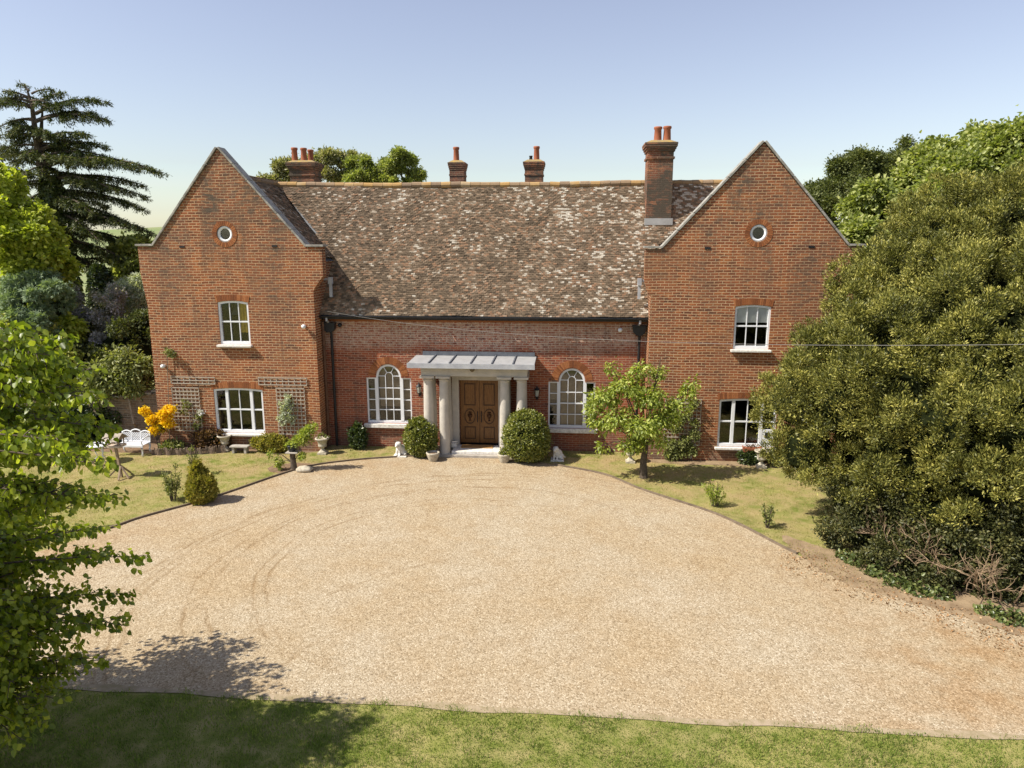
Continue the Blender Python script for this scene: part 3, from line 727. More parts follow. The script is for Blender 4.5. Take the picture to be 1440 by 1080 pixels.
# --- chimneys
def pot_prof(h, r_): return [(r_*1.08, 0), (r_*1.0, .06), (r_*.86, h*.8), (r_*1.05, h*.86), (r_*1.08, h*.95), (r_*.95, h), (r_*.75, h), (r_*.7, h*.5)]
def chimney(x0, x1, y0, y1, zb, zt, pots, ce=1.0):
    m = MB().box(x0, x1, y0, y1, zb, zt-.62)
    s = .0
    m.box(x0-.05*ce, x1+.05*ce, y0-.05*ce, y1+.05*ce, zt-.62, zt-.54)
    m.box(x0-.005, x1+.005, y0-.005, y1+.005, zt-.54, zt-.34)
    for i, e in enumerate((.05*ce, .09*ce, .13*ce)): m.box(x0-e, x1+e, y0-e, y1+e, zt-.34+i*.085, zt-.34+(i+1)*.085-.001)
    m.box(x0-.13*ce-.012, x1+.13*ce+.012, y0-.13*ce-.012, y1+.13*ce+.012, zt-.085, zt-.01)
    c = m.build('chimney', M['chim'], house)
    q = .12*ce
    MB().add([(x0-q, y0-q, zt-.012), (x1+q, y0-q, zt-.012), (x1+q, y1+q, zt-.012), (x0-q, y1+q, zt-.012), (x0+.12, y0+.12, zt+.10), (x1-.12, y0+.12, zt+.10), (x1-.12, y1-.12, zt+.10), (x0+.12, y1-.12, zt+.10)],
             [(0, 1, 5, 4), (1, 2, 6, 5), (2, 3, 7, 6), (3, 0, 4, 7), (4, 5, 6, 7)]).build('flaunching', M['lichen'], c)
    for (px_, py_, h, r_, mt) in pots: MB().lathe(pot_prof(h, r_), (px_, py_, zt+.05), 16).build('chimney_pot', mt, c, True)
    return c
# rear stacks, seen over the ridge
Yr = 8.2
def zz(px, py, Y): return U(px, py, Y)[2]
def xx(px, py, Y): return U(px, py, Y)[0]
a, b = xx(407, 240, Yr), xx(441, 240, Yr); zt = zz(424, 228, Yr)
ptop = zz(414, 208, Yr) - zt - .05
chimney(a, b, Yr, Yr+1.0, 5, zt, [(xx(414, 215, Yr+.3), Yr+.3, ptop+.05, .15, M['pot']), (xx(427, 215, Yr+.3), Yr+.3, ptop+.03, .15, M['pot']), (xx(431, 215, Yr+.3)+.04, Yr+.72, ptop, .14, M['pot'])])
a, b = xx(632, 240, Yr), xx(652, 240, Yr); zt = zz(641, 228, Yr)
chimney(a, b, Yr, Yr+.8, 5, zt, [(xx(641.5, 215, Yr+.35), Yr+.35, zz(641, 207, Yr)-zt, .14, M['pot'])], .5)
a, b = xx(738, 240, Yr), xx(763, 240, Yr); zt = zz(750, 227, Yr)
chimney(a, b, Yr, Yr+.9, 5, zt, [(xx(754.5, 215, Yr+.35), Yr+.35, zz(754, 206, Yr)-zt, .14, M['pot']), (xx(746.5, 215, Yr+.35), Yr+.35, .24, .08, M['black'])], .6)
# the tall stack on the front slope
Yf = 3.55
a, b = xx(909.5, 270, Yf), xx(945, 270, Yf); zt = zz(928, 200, Yf)
front_stack = chimney(a, b, Yf, Yf+1.05, 7.5, zt, [(xx(925, 190, Yf+.4), Yf+.4, zz(925, 178, Yf)-zt, .155, M['pot']), (xx(938, 190, Yf+.4), Yf+.4, zz(938, 178, Yf)-zt+.02, .155, M['pot'])])
zf = ev[0] + (Yf-ev[1])*(rg[0]-ev[0])/(rg[1]-ev[1])
MB().box(a-.06, b+.06, Yf-.12, Yf-.004, zf-.12, zf+.14).build('flashing', M['leadpale'], front_stack)

# --- hall wall with two arched windows and the doorway
YW = .85
def venet(x0, x1, z0, zs, ztop):
    """outline of a three-light window with arched middle, plus numbers for its frame"""
    w = x1-x0; ca, cb = x0 + w*.222, x1 - w*.222; cx = (ca+cb)/2; r_ = (cb-ca)/2
    spring = ztop - r_
    arc = [(cx + r_*math.cos(t), spring + r_*math.sin(t)) for t in np.linspace(0, math.pi, 20)]
    return [(x0, z0), (x1, z0), (x1, zs), (cb, zs)] + arc + [(ca, zs), (x0, zs)], (ca, cb, cx, r_, spring)
def venetian(x0, x1, z0, zs, ztop, blinds):
    outer, (ca, cb, cx, r_, sp) = venet(x0, x1, z0, zs, ztop)
    y = YW + .06; d = y+.11
    fr = MB(); t = .06
    fr.box(x0, x0+t, y, d, z0, zs).box(x1-t, x1, y, d, z0, zs)
    fr.box(x0+t, ca-.001, y, d, zs-t, zs).box(cb+.001, x1-t, y, d, zs-t, zs)
    fr.box(x0+t, x1-t, y, d, z0, z0+.10)
    for xm in (ca, cb): fr.box(xm-.062, xm+.062, y-.012, d, z0+.10, zs if zs > sp else sp)
    fr.ring((cx, sp), r_-.085, r_+.02, y-.012, d, 30, 0, math.pi)
    g = .0115
    rows = 4; zb, zt_ = z0+.10, zs-t
    for i in range(1, rows):
        zq = zb + (zt_-zb)*i/rows
        fr.box(x0+t, ca-.062, y+.03, y+.065, zq-g*1.2, zq+g*1.2).box(cb+.062, x1-t, y+.03, y+.065, zq-g*1.2, zq+g*1.2)
    zc = sp - .02
    for i in range(1, 4): 
        zq = zb + (zc-zb)*i/4*1.0
        fr.box(ca+.062, cb-.062, y+.03, y+.065, zq-(.022 if i == 2 else g*1.2), zq+(.022 if i == 2 else g*1.2))
    wi = (cb-ca-.124)/3
    for q in (1, 2): fr.box(ca+.062+wi*q-g, ca+.062+wi*q+g, y+.032, y+.063, zb, sp+.02)
    fr.box(ca+.062, cb-.062, y+.033, y+.064, sp-g, sp+g) if False else None
    ri = wi*.5
    fr.ring((cx, sp+.02), ri-g, ri+g, y+.031, y+.064, 14, 0, math.pi)
    for an in (0.0, 60, 120, 180):
        a_ = R(an)
        fr.bar((cx+math.cos(a_)*ri, y+.048, sp+.02+math.sin(a_)*ri), (cx+math.cos(a_)*(r_-.07), y+.048, sp+.02+math.sin(a_)*(r_-.07)), g*2, .032, (0, 1, 0))
    w_ = fr.build('window', M['white'], house)
    MB().prism(outer, y+.07, y+.076).build('pane', M['glass'], w_)
    MB().box(x0-.12, x1+.12, YW-.13, YW+.16, z0-.16, z0-.003).build('sill', M['wstone'], w_, bevel=.012)
    bl = MB()
    for (u0, u1, za, zb2) in blinds: bl.box(u0, u1, y+.16, y+.17, za, zb2)
    if blinds: bl.build('blind', M['curtainpale'], w_)
    arch_bricks('brick_arch', cx, sp, r_+.03, r_+.30, R(3), R(177), 34, YW, house)
    return outer
WLX = (-8.04, -6.24); WRX = (-.87, .93)
o1 = venetian(*WLX, .95, 2.80, 3.33, [(-7.55, -6.72, 1.6, 3.3), (-6.6, -6.28, 1.2, 2.8)])
o2 = venetian(*WRX, .91, 2.75, 3.28, [(-.38, .45, 1.0, 3.3), (-.80, -.5, 2.0, 2.8)])
DX0, DX1, DZ = -4.34, -2.80, 2.78
hall_outer = [(LWR+.002, -.2), (DX0, -.2), (DX0, DZ), (DX1, DZ), (DX1, -.2), (RWX-.002, -.2), (RWX-.002, 5.02), (LWR+.002, 5.02)]
wall_mesh('hall_wall', hall_outer, [o1, o2], YW, YW+.36, M['brick_old'], house)
MB().box(LWR+.002, RWX-.002, YW-.05, YW+.36, 5.022, 5.10).box(LWR+.002, RWX-.002, YW-.11, YW+.36, 5.102, 5.18).build('eaves_cornice', M['arch'], house)
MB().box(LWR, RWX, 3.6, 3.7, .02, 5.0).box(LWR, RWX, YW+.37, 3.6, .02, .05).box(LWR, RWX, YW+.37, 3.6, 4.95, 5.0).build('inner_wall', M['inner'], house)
MB().box(LWX+.4, RWR-.4, 9.9, 10.1, -.2, 6.5).build('back_wall', M['brick'], house)
# gutter, hoppers, downpipes
m = MB(); n = 24
prof = [(math.cos(t)*.065, math.sin(t)*.065) for t in np.linspace(math.pi, 2*math.pi, 8)]
vs_ = []
for x in (LWR+.03, RWX-.03): vs_ += [(x, ev[1]-.05+a_, 5.25+b_) for a_, b_ in prof]
m.add(vs_, [(i, i+1, 9+i, 8+i) for i in range(7)]); m.box(LWR+.03, RWX-.03, ev[1]+.015, ev[1]+.04, 5.12, 5.27)
gut = m.build('gutter', M['black'], house)
gm = gut.modifiers.new('thick', 'SOLIDIFY'); gm.thickness = .012
def hopper(x, zt_, pipe_x, parent):
    m = MB(); y = YW-.02
    m.prism([(x-.24, zt_), (x+.24, zt_), (x+.22, zt_-.22), (x+.10, zt_-.34), (x-.10, zt_-.34), (x-.22, zt_-.22)], y-.22, y)
    m.box(x-.26, x+.26, y-.24, y, zt_+.001, zt_+.03)
    h = m.build('hopper', M['black'], house)
    q = MB(); q.tube([(pipe_x, y-.09, zt_-.33), (pipe_x, y-.09, .02)], .05, 9)
    for z in (.9, 2.3, 3.7): q.tube([(pipe_x, y-.09, z), (pipe_x, y-.09, z+.06)], .065, 9)
    q.build('downpipe', M['black'], h)
    MB().tube([(x, ev[1]-.05, 5.2), (x, ev[1]-.05, 5.08), (x-.02, y-.16, 4.98), (x-.02, y-.12, zt_+.02)], .045, 8).build('swan_neck', M['lead'], h)
hopper(-9.36, 4.93, -9.30, house)
hopper(2.50, 4.93, 2.52, house)
MB().tube([(-9.58, .62, .02), (-9.58, .62, 5.0)], .055, 9).build('downpipe', plain('rusty_iron', (.16, .085, .05), .8, .5, 5.0, .3), house)
# lead chutes under the wing valleys
for x, s in ((-9.22, 1), (2.45, -1)):
    m = MB().box(x-.07, x+.07, .62, .80, 6.45, 6.70); m.box(x-.05, x+.05, .66, .76, 5.95, 6.45)
    m.bar((x-.30*s, .75, 6.64), (x, .75, 6.60), .14, .07)
    m.build('lead_chute', M['lead'], house)
# --- portico
YP = -.35
px0, px1 = -5.58, -1.62
port = MB()
port.box(px0, px1, YP+.02, YW-.002, 3.13, 3.30).box(px0-.012, px1+.012, YP, YW-.002, 3.302, 3.54).box(px0-.06, px1+.06, YP-.05, YW-.002, 3.542, 3.60)
port = port.build('portico', M['stone'], house, bevel=.008)
m = MB()
m.add([(px0-.42, YP-.34, 3.66), (px1+.28, YP-.34, 3.66), (px1+.28, YW-.003, 3.72), (px0-.42, YW-.003, 3.72), (px0-.42, YP-.34, 3.604), (px1+.28, YP-.34, 3.604), (px1+.28, YW-.003, 3.604), (px0-.42, YW-.003, 3.604)],
      [(0, 1, 2, 3), (4, 7, 6, 5), (0, 4, 5, 1), (1, 5, 6, 2), (3, 2, 6, 7), (0, 3, 7, 4)])
lr = m.build('lead_roof', M['leadpale'], port)
m = MB().box(px0-.44, px1+.30, YP-.375, YP-.342, 3.49, 3.672)
m.build('lead_roof_edge', M['lead'], port)
m = MB()
for i in range(1, 6):
    x = px0-.42 + (px1-px0+.70)*i/6
    m.bar((x, YP-.33, 3.68), (x, YW-.03, 3.74), .045, .05)
m.box(px0-.16, px1+.22, YW-.05, YW-.004, 3.725, 3.88)
m.build('roof_rolls', M['leaddark'], port)
def column(x, y, r_=.20):
    prof = [(r_*1.0, 0.0), (r_*1.0, .9), (r_*.985, 1.05), (r_*.99, 1.055), (r_*.93, 2.1), (r_*.85, 2.92), (r_*.98, 2.95), (r_*.98, 2.975), (r_*.86, 2.98), (r_*.86, 3.0), (r_*1.2, 3.045)]
    m = MB().lathe(prof, (x, y, .0), 26); c = m.build('column', M['stone'], port, True)
    es = c.modifiers.new('edges', 'EDGE_SPLIT'); es.split_angle = R(35)
    MB().box(x-r_*1.33, x+r_*1.33, y-r_*1.33, y+r_*1.33, 3.047, 3.128).build('abacus', M['stone'], c)
    return c
for x in (-5.36, -4.76, -2.47, -1.84): column(x, YP+.22)
for x in (-5.36, -4.76, -2.47, -1.84): column(x, YP+.88, .185)
MB().box(-4.60, DX0, YW-.16, YW-.004, 0, 3.126).box(DX1, -2.54, YW-.16, YW-.004, 0, 3.126).box(DX0+.001, DX1-.001, YW-.14, YW+.2, DZ+.002, 3.126).build('doorway_surround', M['stone'], port)
MB().box(-5.66, -1.56, YP-.06, YW-.01, .0, .10).build('porch_floor', M['concrete'], port, bevel=.01)
MB().box(-4.50, -2.66, YP+.12, YW-.17, .101, .20).build('door_step', M['wstone'], port, bevel=.01)
# double doors
dm = (DX0+DX1)/2
for s in (-1, 1):
    xa, xb = (DX0+.02, dm-.006) if s < 0 else (dm+.006, DX1-.02)
    yd = YW+.14
    m = MB().box(xa, xb, yd, yd+.06, .205, DZ-.01)
    door = m.build('door', M['oak'], house)
    cx = (xa+xb)/2; w = (xb-xa)*.5 - .15
    def frame(z0, z1):
        p = MB()
        for (a0, a1, b0, b1) in ((cx-w, cx+w, z0, z0+.035), (cx-w, cx+w, z1-.035, z1), (cx-w, cx-w+.035, z0+.035, z1-.035), (cx+w-.035, cx+w, z0+.035, z1-.035)):
            p.box(a0, a1, yd-.022, yd-.001, b0, b1)
        p.build('panel_moulding', M['oakdark'], door)
    frame(1.72, 2.60); frame(.36, .86)
    e = MB(); N_ = 30
    def ell(r0, r1, y0, y1):
        vs_, fs = [], []
        for i in range(N_):
            t = 2*math.pi*i/N_
            for k, y in ((r0, y0), (r1, y0), (r1, y1), (r0, y1)): vs_.append((cx+w*k*math.cos(t), y, 1.28+.31*k*math.sin(t)))
        for i in range(N_):
            j = (i+1) % N_
            for k in range(4): fs.append((i*4+k, j*4+k, j*4+(k+1) % 4, i*4+(k+1) % 4))
        e.add(vs_, fs)
    ell(.86, 1.0, yd-.024, yd-.001)
    # carved vase of the medallion
    e.lathe([(.02, -.19), (.055, -.17), (.02, -.11), (.075, -.02), (.095, .06), (.05, .12), (.075, .17), (.01, .19)], (cx, yd-.0, 1.28), 14)
    e.build('oval_medallion', M['oakdark'], door)
    MB().tube([(dm+s*.075, yd-.03, 1.05), (dm+s*.075, yd-.06, 1.12), (dm+s*.075, yd-.06, 1.42), (dm+s*.075, yd-.03, 1.49)], .016, 7).build('handle', M['black'], door)
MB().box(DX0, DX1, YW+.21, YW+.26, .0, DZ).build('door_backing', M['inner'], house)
o = MB().box(-4.22, -2.98, YW-.62, YW-.2, .201, .225).build('doormat', M['mat'])
tag(o, 'brown coir doormat lying on the step before the double doors', 'doormat')

# ================================================================== TREES AND SHRUBS
def plant(name, loc, label, cat, group=None): return empty(name, loc, label, cat, group)
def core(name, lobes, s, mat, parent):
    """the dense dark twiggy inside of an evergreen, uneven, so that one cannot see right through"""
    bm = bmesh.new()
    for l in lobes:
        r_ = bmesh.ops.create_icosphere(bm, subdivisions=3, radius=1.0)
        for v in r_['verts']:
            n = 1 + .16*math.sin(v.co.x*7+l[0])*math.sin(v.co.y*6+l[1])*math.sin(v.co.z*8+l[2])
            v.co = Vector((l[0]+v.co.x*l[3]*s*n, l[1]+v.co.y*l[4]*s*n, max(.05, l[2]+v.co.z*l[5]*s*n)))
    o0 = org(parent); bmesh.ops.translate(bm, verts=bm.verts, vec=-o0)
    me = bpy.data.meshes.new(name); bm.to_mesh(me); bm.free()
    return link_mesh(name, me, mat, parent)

# ---- the great yew on the right
yew_l = []
for px, py, Y, r_ in [(1124, 560, -5.4, 1.05), (1203, 478, -5.0, 1.3), (1282, 410, -4.6, 1.5), (1350, 362, -4.4, 1.6), (1445, 362, -4.2, 1.85), (1136, 632, -6.0, .90), (1190, 560, -6.6, 1.35),
                      (1275, 520, -6.8, 1.75), (1355, 475, -6.6, 1.95), (1450, 462, -6.4, 2.2), (1256, 632, -7.4, 1.12), (1330, 605, -8.2, 1.45), (1440, 600, -8.8, 1.8), (1395, 545, -8.0, 1.6), (1225, 640, -6.6, .92), (1300, 655, -8.0, .9), (1390, 660, -8.8, 1.1),
                      (1540, 580, -8.0, 2.2), (1470, 690, -8.8, 1.0), (1200, 670, -6.0, .6), (1330, 330, -4.2, .7), (1395, 310, -4.2, .8)]:
    yew_l.append(PX(px, py, Y, r_, None, r_*1.05))
yew = plant('yew_tree', tuple(G(1330, 800)), 'huge olive-green yew tree spreading over the drive beside the right-hand wing', 'tree')
tr = MB(); yb = G(1330, 790)
tr.tube([(yb[0]+.8, yb[1]+2.0, -.1), (yb[0]+.9, yb[1]+2.2, 1.6), (yb[0]+1.0, yb[1]+2.5, 4.0), (yb[0]+1.3, yb[1]+2.6, 7.0)], [.55, .45, .34, .12], 9)
limbs(tr, (yb[0]+.9, yb[1]+2.2, .6), .4, yew_l, 18, .03, 3)
tr.build('trunk', M['bark'], yew)
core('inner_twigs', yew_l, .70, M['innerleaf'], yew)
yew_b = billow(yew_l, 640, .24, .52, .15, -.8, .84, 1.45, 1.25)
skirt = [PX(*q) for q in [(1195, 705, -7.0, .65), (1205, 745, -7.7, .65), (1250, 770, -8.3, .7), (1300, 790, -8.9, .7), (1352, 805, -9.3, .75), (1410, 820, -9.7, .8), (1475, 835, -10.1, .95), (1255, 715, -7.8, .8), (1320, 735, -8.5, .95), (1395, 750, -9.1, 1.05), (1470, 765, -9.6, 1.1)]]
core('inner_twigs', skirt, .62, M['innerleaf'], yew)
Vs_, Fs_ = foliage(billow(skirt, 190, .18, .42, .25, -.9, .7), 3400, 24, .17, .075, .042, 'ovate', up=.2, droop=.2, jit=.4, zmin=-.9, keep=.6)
quads('shadow_skirt', Vs_, Fs_, L['shade'], yew)  # low foliage with the overhang's shadow put into its leaf colour
V1 = foliage(yew_b, 14000, 52, .14, .082, .028, 'quad', up=.75, out=.8, rnd=.9, jit=.22, zmin=-.55, keep=.76, flat=.9)
quads('crown', V1[0], V1[1], L['yew'], yew)
# bare dead branches hanging under the skirt
m = MB(); rd = random.Random(11)
def twiggy(m, a, d, ln, r_, depth, rd):
    a = Vector(a); d = Vector(d).normalized()
    b = a + d*ln + Vector((rd.uniform(-.1, .1), rd.uniform(-.1, .1), rd.uniform(-.08, .08)))*ln
    m.tube([a, a.lerp(b, .5) + Vector((rd.uniform(-.06, .06), rd.uniform(-.06, .06), rd.uniform(-.05, .05)))*ln, b], [r_, r_*.8, r_*.5], 4)
    if depth:
        for _ in range(rd.randint(2, 4)):
            t = rd.uniform(.35, 1.0)
            twiggy(m, a.lerp(b, t), d + Vector((rd.uniform(-.9, .9), rd.uniform(-.9, .9), rd.uniform(-.7, .8))), ln*rd.uniform(.4, .7), r_*.55, depth-1, rd)
for px, py, dz in [(1385, 862, .9), (1365, 852, 1.1), (1405, 868, 1.2), (1265, 812, 1.3), (1290, 820, 1.1), (1235, 795, 1.2), (1330, 840, 1.0), (1210, 782, 1.0), (1425, 872, 1.3), (1350, 846, .8), (1300, 828, .9), (1250, 805, 1.0), (1375, 856, 1.5), (1225, 790, .8)]:
    g = G(px, py); m = MB(); twiggy(m, (g[0]+.35, g[1]+.6, .1), (-.5+rd.uniform(-.4, .4), -.8, dz), 1.0, .024, 3, rd)
    m.build('dead_branch', M['twig'], yew)
# ivy mat and nettles at its foot
def groundcover(name, spots, mat, label, cat, n, h, Ln, Wd, kind='quad'):
    P, A = [], []
    for (x, y, r_) in spots:
        k = int(n*r_*r_)
        t = rng.uniform(0, 2*np.pi, k); q = np.sqrt(rng.uniform(0, 1, k))*r_
        P.append(np.stack([x+q*np.cos(t), y+q*np.sin(t)*.8, np.abs(rng.normal(size=k))*h*(1.15-q/r_)], 1))
    P = np.concatenate(P); A = unit(rdir(len(P)) + np.array([0, 0, .3]))
    V, F = leaf_arrays(P, A, unit(rdir(len(P))*.6 + np.array([0, 0, 1.])), Ln*rng.uniform(.6, 1.3, len(P)), Wd*rng.uniform(.7, 1.3, len(P)), kind)
    o = quads(name, V, F, mat); return tag(o, label, cat, kind='stuff')
def gs(px, py, r_): g = G(px, py); return (g[0], g[1], r_)
groundcover('ivy', [gs(1205, 793, .28), gs(1188, 785, .25), gs(1232, 808, .3), gs(1262, 822, .36), gs(1290, 834, .30), gs(1320, 838, .3), gs(1390, 862, .3), gs(1425, 874, .35)], L['ivy'],
            'low green ivy creeping over the leaf litter at the foot of the yew', 'ivy', 1700, .16, .09, .075, 'ovate')
groundcover('fallen_leaves', [gs(1150, 800, .9), gs(1220, 830, .8), gs(1300, 855, .8), gs(1380, 880, .9), gs(1120, 780, .5), gs(1440, 905, .8)], L['brownl'],
            'brown leaf litter scattered along the drive below the yew', 'leaf litter', 420, .006, .06, .04)

# ---- pale sycamore and dark oak behind the right wing
def lobed(name, label, specs, trunk_at, r0, n, per, cs, Ln, Wd, mat, kind='ovate', up=.1, droop=.25, rz=1.0, jit=.16, group=None, bark='bark', nl=10, zmin=-.6, flat=.5):
    ls = [PX(a, b, c, d, None, d*rz) for a, b, c, d in specs]
    t = plant(name, (trunk_at[0], trunk_at[1], 0), label, 'tree', group)
    m = MB(); cz = max(l[2] for l in ls)
    cx_ = sum(l[0] for l in ls)/len(ls); cy_ = sum(l[1] for l in ls)/len(ls)
    m.tube([(trunk_at[0], trunk_at[1], -.2), (trunk_at[0]*.6+cx_*.4, trunk_at[1]*.6+cy_*.4, cz*.3), (trunk_at[0]*.2+cx_*.8, trunk_at[1]*.2+cy_*.8, cz*.75)], [r0*1.2, r0*.85, r0*.3], 9)
    limbs(m, (trunk_at[0], trunk_at[1], cz*.15), r0*.7, ls, nl, .03, 4)
    m.build('trunk', M[bark], t)
    mr = float(np.mean([l[3] for l in ls]))
    bl = billow(ls, max(40, n//9), mr*.16, mr*.36, .2, zmin, .8)
    V, F = foliage(bl, n*4, per, cs*.5, Ln*.62, Wd*.60, kind, up=up, droop=droop, jit=.3, zmin=-.5, keep=.75, flat=.8)
    quads('crown', V, F, mat, t); return t, ls
lobed('sycamore_tree', 'big pale green sycamore tree rising behind the yew and the right-hand gable',
      [(1265, 322, 7, 2.0), (1325, 292, 8, 2.1), (1390, 262, 9, 2.3), (1450, 262, 8, 2.4), (1350, 350, 5, 2.2), (1235, 372, 6, 1.4), (1440, 345, 6, 2.6), (1205, 402, 5, .9), (1530, 280, 8, 2.8), (1500, 360, 6, 2.8),
       (1340, 226, 10, .8), (1372, 206, 10, .6), (1398, 214, 10, .9), (1436, 216, 10, 1.0), (1290, 270, 9, .9), (1325, 222, 10, .5)], (19, 9), .5, 2300, 34, .75, .28, .22, L['syc'])
lobed('oak_tree', 'dark green oak tree far behind the right-hand gable', [(1165, 272, 26, 1.4), (1200, 262, 26, 2.0), (1245, 262, 27, 2.2), (1150, 288, 25, 1.4), (1205, 310, 25, 2.8), (1275, 252, 28, 2.0), (1180, 248, 26, .8), (1225, 240, 26, .9)],
      (25, 27), .5, 900, 34, .8, .26, .17, L['oak'], 'quad')
# ---- trees behind the house ridge
lobed('horse_chestnut_tree', 'pale flowering horse chestnut tree behind the roof, left of the round lime', [(385, 262, 24, 1.0), (372, 262, 24, .6), (420, 250, 25, 1.5), (470, 242, 25, 1.2), (455, 250, 24, 1.4), (500, 246, 26, 1.2), (530, 250, 25, 1.2), (445, 228, 25, .6), (485, 226, 25.5, .6)],
      (-12.5, 25), .45, 620, 34, .6, .30, .15, L['chest'], 'quad')
lobed('lime_tree', 'round bright green lime tree behind the roof ridge', [(565, 247, 24, 1.35), (562, 236, 24, 1.0), (550, 252, 24, 1.3), (580, 252, 24, .9), (510, 248, 23.5, 1.1), (492, 252, 23.5, .8), (592, 256, 24, .5)], (-8.5, 24.5), .4, 520, 34, .5, .24, .16, L['syc'], 'quad')

# ---- cedar on the left: flat sprays of drooping boughs from a leaning stem
ced = plant('cedar_tree', (U(85, 420, 9)[0], 9, 0), 'tall dark cedar tree with drooping layered boughs left of the house', 'tree')
st = [U(112, 560, 9), U(100, 470, 9), U(88, 380, 9), U(74, 300, 9), U(60, 240, 9), U(50, 190, 9), U(45, 150, 9), U(38, 126, 9)]
m = MB(); m.tube(st, [.62, .56, .5, .42, .24, .14, .09, .04], 10)
m.tube([U(70, 300, 9), U(40, 292, 9.3), U(20, 262, 9.6), U(4, 232, 9.8)], [.3, .26, .18, .08], 7)
m.tube([U(66, 262, 9), U(56, 230, 9.2), U(58, 180, 9.4), U(60, 150, 9.5)], [.18, .14, .09, .03], 7)
P_, A_, N_l = [], [], []
def bough(a, b, wdt, dens=1.0, droop=.5):
    a, b = np.array(a, float), np.array(b, float); ln = np.linalg.norm(b-a)
    mid = (a+b)/2 + np.array([0, 0, .17*ln]); T = np.linspace(0, 1, 9)[:, None]
    C = (1-T)**2*a + 2*T*(1-T)*mid + T*T*b
    m.tube([tuple(c) for c in C], list(np.linspace(.05+.012*ln, .012, 9)), 5)
    d = unit(b-a); side = unit(np.cross(d, [0, 0, 1.]))
    n = int(ln*13*dens)
    for _ in range(n):
        t = rng.uniform(.18, 1.0)**.85; p = (1-t)**2*a + 2*t*(1-t)*mid + t*t*b
        s = rng.choice([-1, 1]); l2 = wdt*(1.15-t*.85)*rng.uniform(.4, 1.1)
        e = unit(side*s*rng.uniform(.5, 1.0) + d*rng.uniform(.35, .9) + np.array([0, 0, rng.uniform(-.25, .12)]))
        q = p + e*l2 + np.array([0, 0, -.30*l2*droop*2])
        if rng.uniform() < .35: m.tube([tuple(p), tuple((p+q)/2 + np.array([0, 0, .04])), tuple(q)], [.018, .012, .005], 4)
        k = int(44*l2) + 10; u = rng.uniform(.1, 1.05, k)[:, None]
        P_.append(p + (q-p)*u + rng.normal(size=(k, 3))*np.array([.06, .06, .05]) - np.array([0, 0, .08])*u*u)
        A_.append(unit(np.tile(e, (k, 1))*.8 + rdir(k)*.8 + np.array([0, 0, -.15]))); N_l.append(unit(rdir(k)*.4 + np.array([0, 0, 1.])))
B = [((45, 150), (0, 142), 9, .9), ((42, 138), (2, 128), 8.6, .7), ((46, 150), (90, 131), 9, .8), ((50, 160), (150, 143), 9, 1.1), ((40, 128), (30, 118), 9.2, .5), ((44, 132), (72, 126), 9.3, .6), ((50, 170), (135, 160), 9.8, 1.0),
     ((48, 172), (150, 169), 9, 1.2), ((47, 170), (16, 172), 9, .8), ((49, 190), (14, 192), 9, .9), ((52, 200), (125, 190), 8.4, 1.0), ((54, 212), (150, 206), 9, 1.2), ((50, 185), (20, 182), 10, .7),
     ((58, 222), (156, 223), 8.8, 1.3), ((60, 232), (225, 242), 9, 1.6), ((62, 236), (190, 236), 8.0, 1.3), ((60, 240), (0, 205), 9.4, 1.2), ((64, 256), (205, 262), 9.6, 1.4), ((66, 262), (208, 279), 9, 1.5),
     ((70, 275), (202, 295), 8.6, 1.4), ((66, 255), (160, 268), 7.6, 1.3), ((72, 290), (171, 309), 9, 1.3), ((76, 305), (215, 329), 9, 1.4), ((78, 310), (195, 322), 8.2, 1.2), ((80, 325), (190, 345), 9.3, 1.2),
     ((84, 335), (197, 392), 9, 1.3), ((82, 340), (185, 372), 8.2, 1.2), ((64, 252), (10, 240), 8.6, 1.2), ((66, 262), (-10, 268), 9, 1.5), ((72, 290), (-10, 322), 9.2, 1.3), ((62, 230), (110, 228), 7.0, 1.0),
     ((60, 225), (0, 222), 10.5, 1.2), ((70, 280), (130, 300), 7.0, 1.1), ((74, 300), (140, 340), 7.2, 1.1), ((70, 270), (30, 290), 7.2, 1.0), ((60, 235), (30, 250), 7.4, 1.0), ((56, 205), (95, 215), 10.6, 1.0), ((64, 250), (130, 252), 11.0, 1.2), ((72, 285), (150, 290), 11.0, 1.2), ((86, 350), (165, 410), 8.6, 1.1), ((80, 330), (150, 362), 10.4, 1.1)]
for (ax, ay), (bx, by), Yb, wdt in B: bough(U(ax, ay, 9), U(bx, by, Yb), wdt*.78, 1.15)
for _ in range(46):
    f = rng.uniform(.30, .97); q = np.array(st); i = f*(len(q)-1); a_ = q[int(i)]*(1-i % 1) + q[min(len(q)-1, int(i)+1)]*(i % 1)
    an = rng.uniform(0, 2*np.pi); ln = rng.uniform(1.2, 2.6)*(1.5-f)
    bough(a_, a_ + np.array([np.cos(an)*ln*1.3, np.sin(an)*ln, rng.uniform(-.35, .15)*ln]), .75, .9)
m.build('trunk', M['bark'], ced)
P_ = np.concatenate(P_); A_ = np.concatenate(A_); N_l = np.concatenate(N_l)
V, F = leaf_arrays(P_, A_, N_l, .17*rng.uniform(.6, 1.3, len(P_)), .05, 'quad', .2)
quads('crown', V, F, L['cedar'], ced)
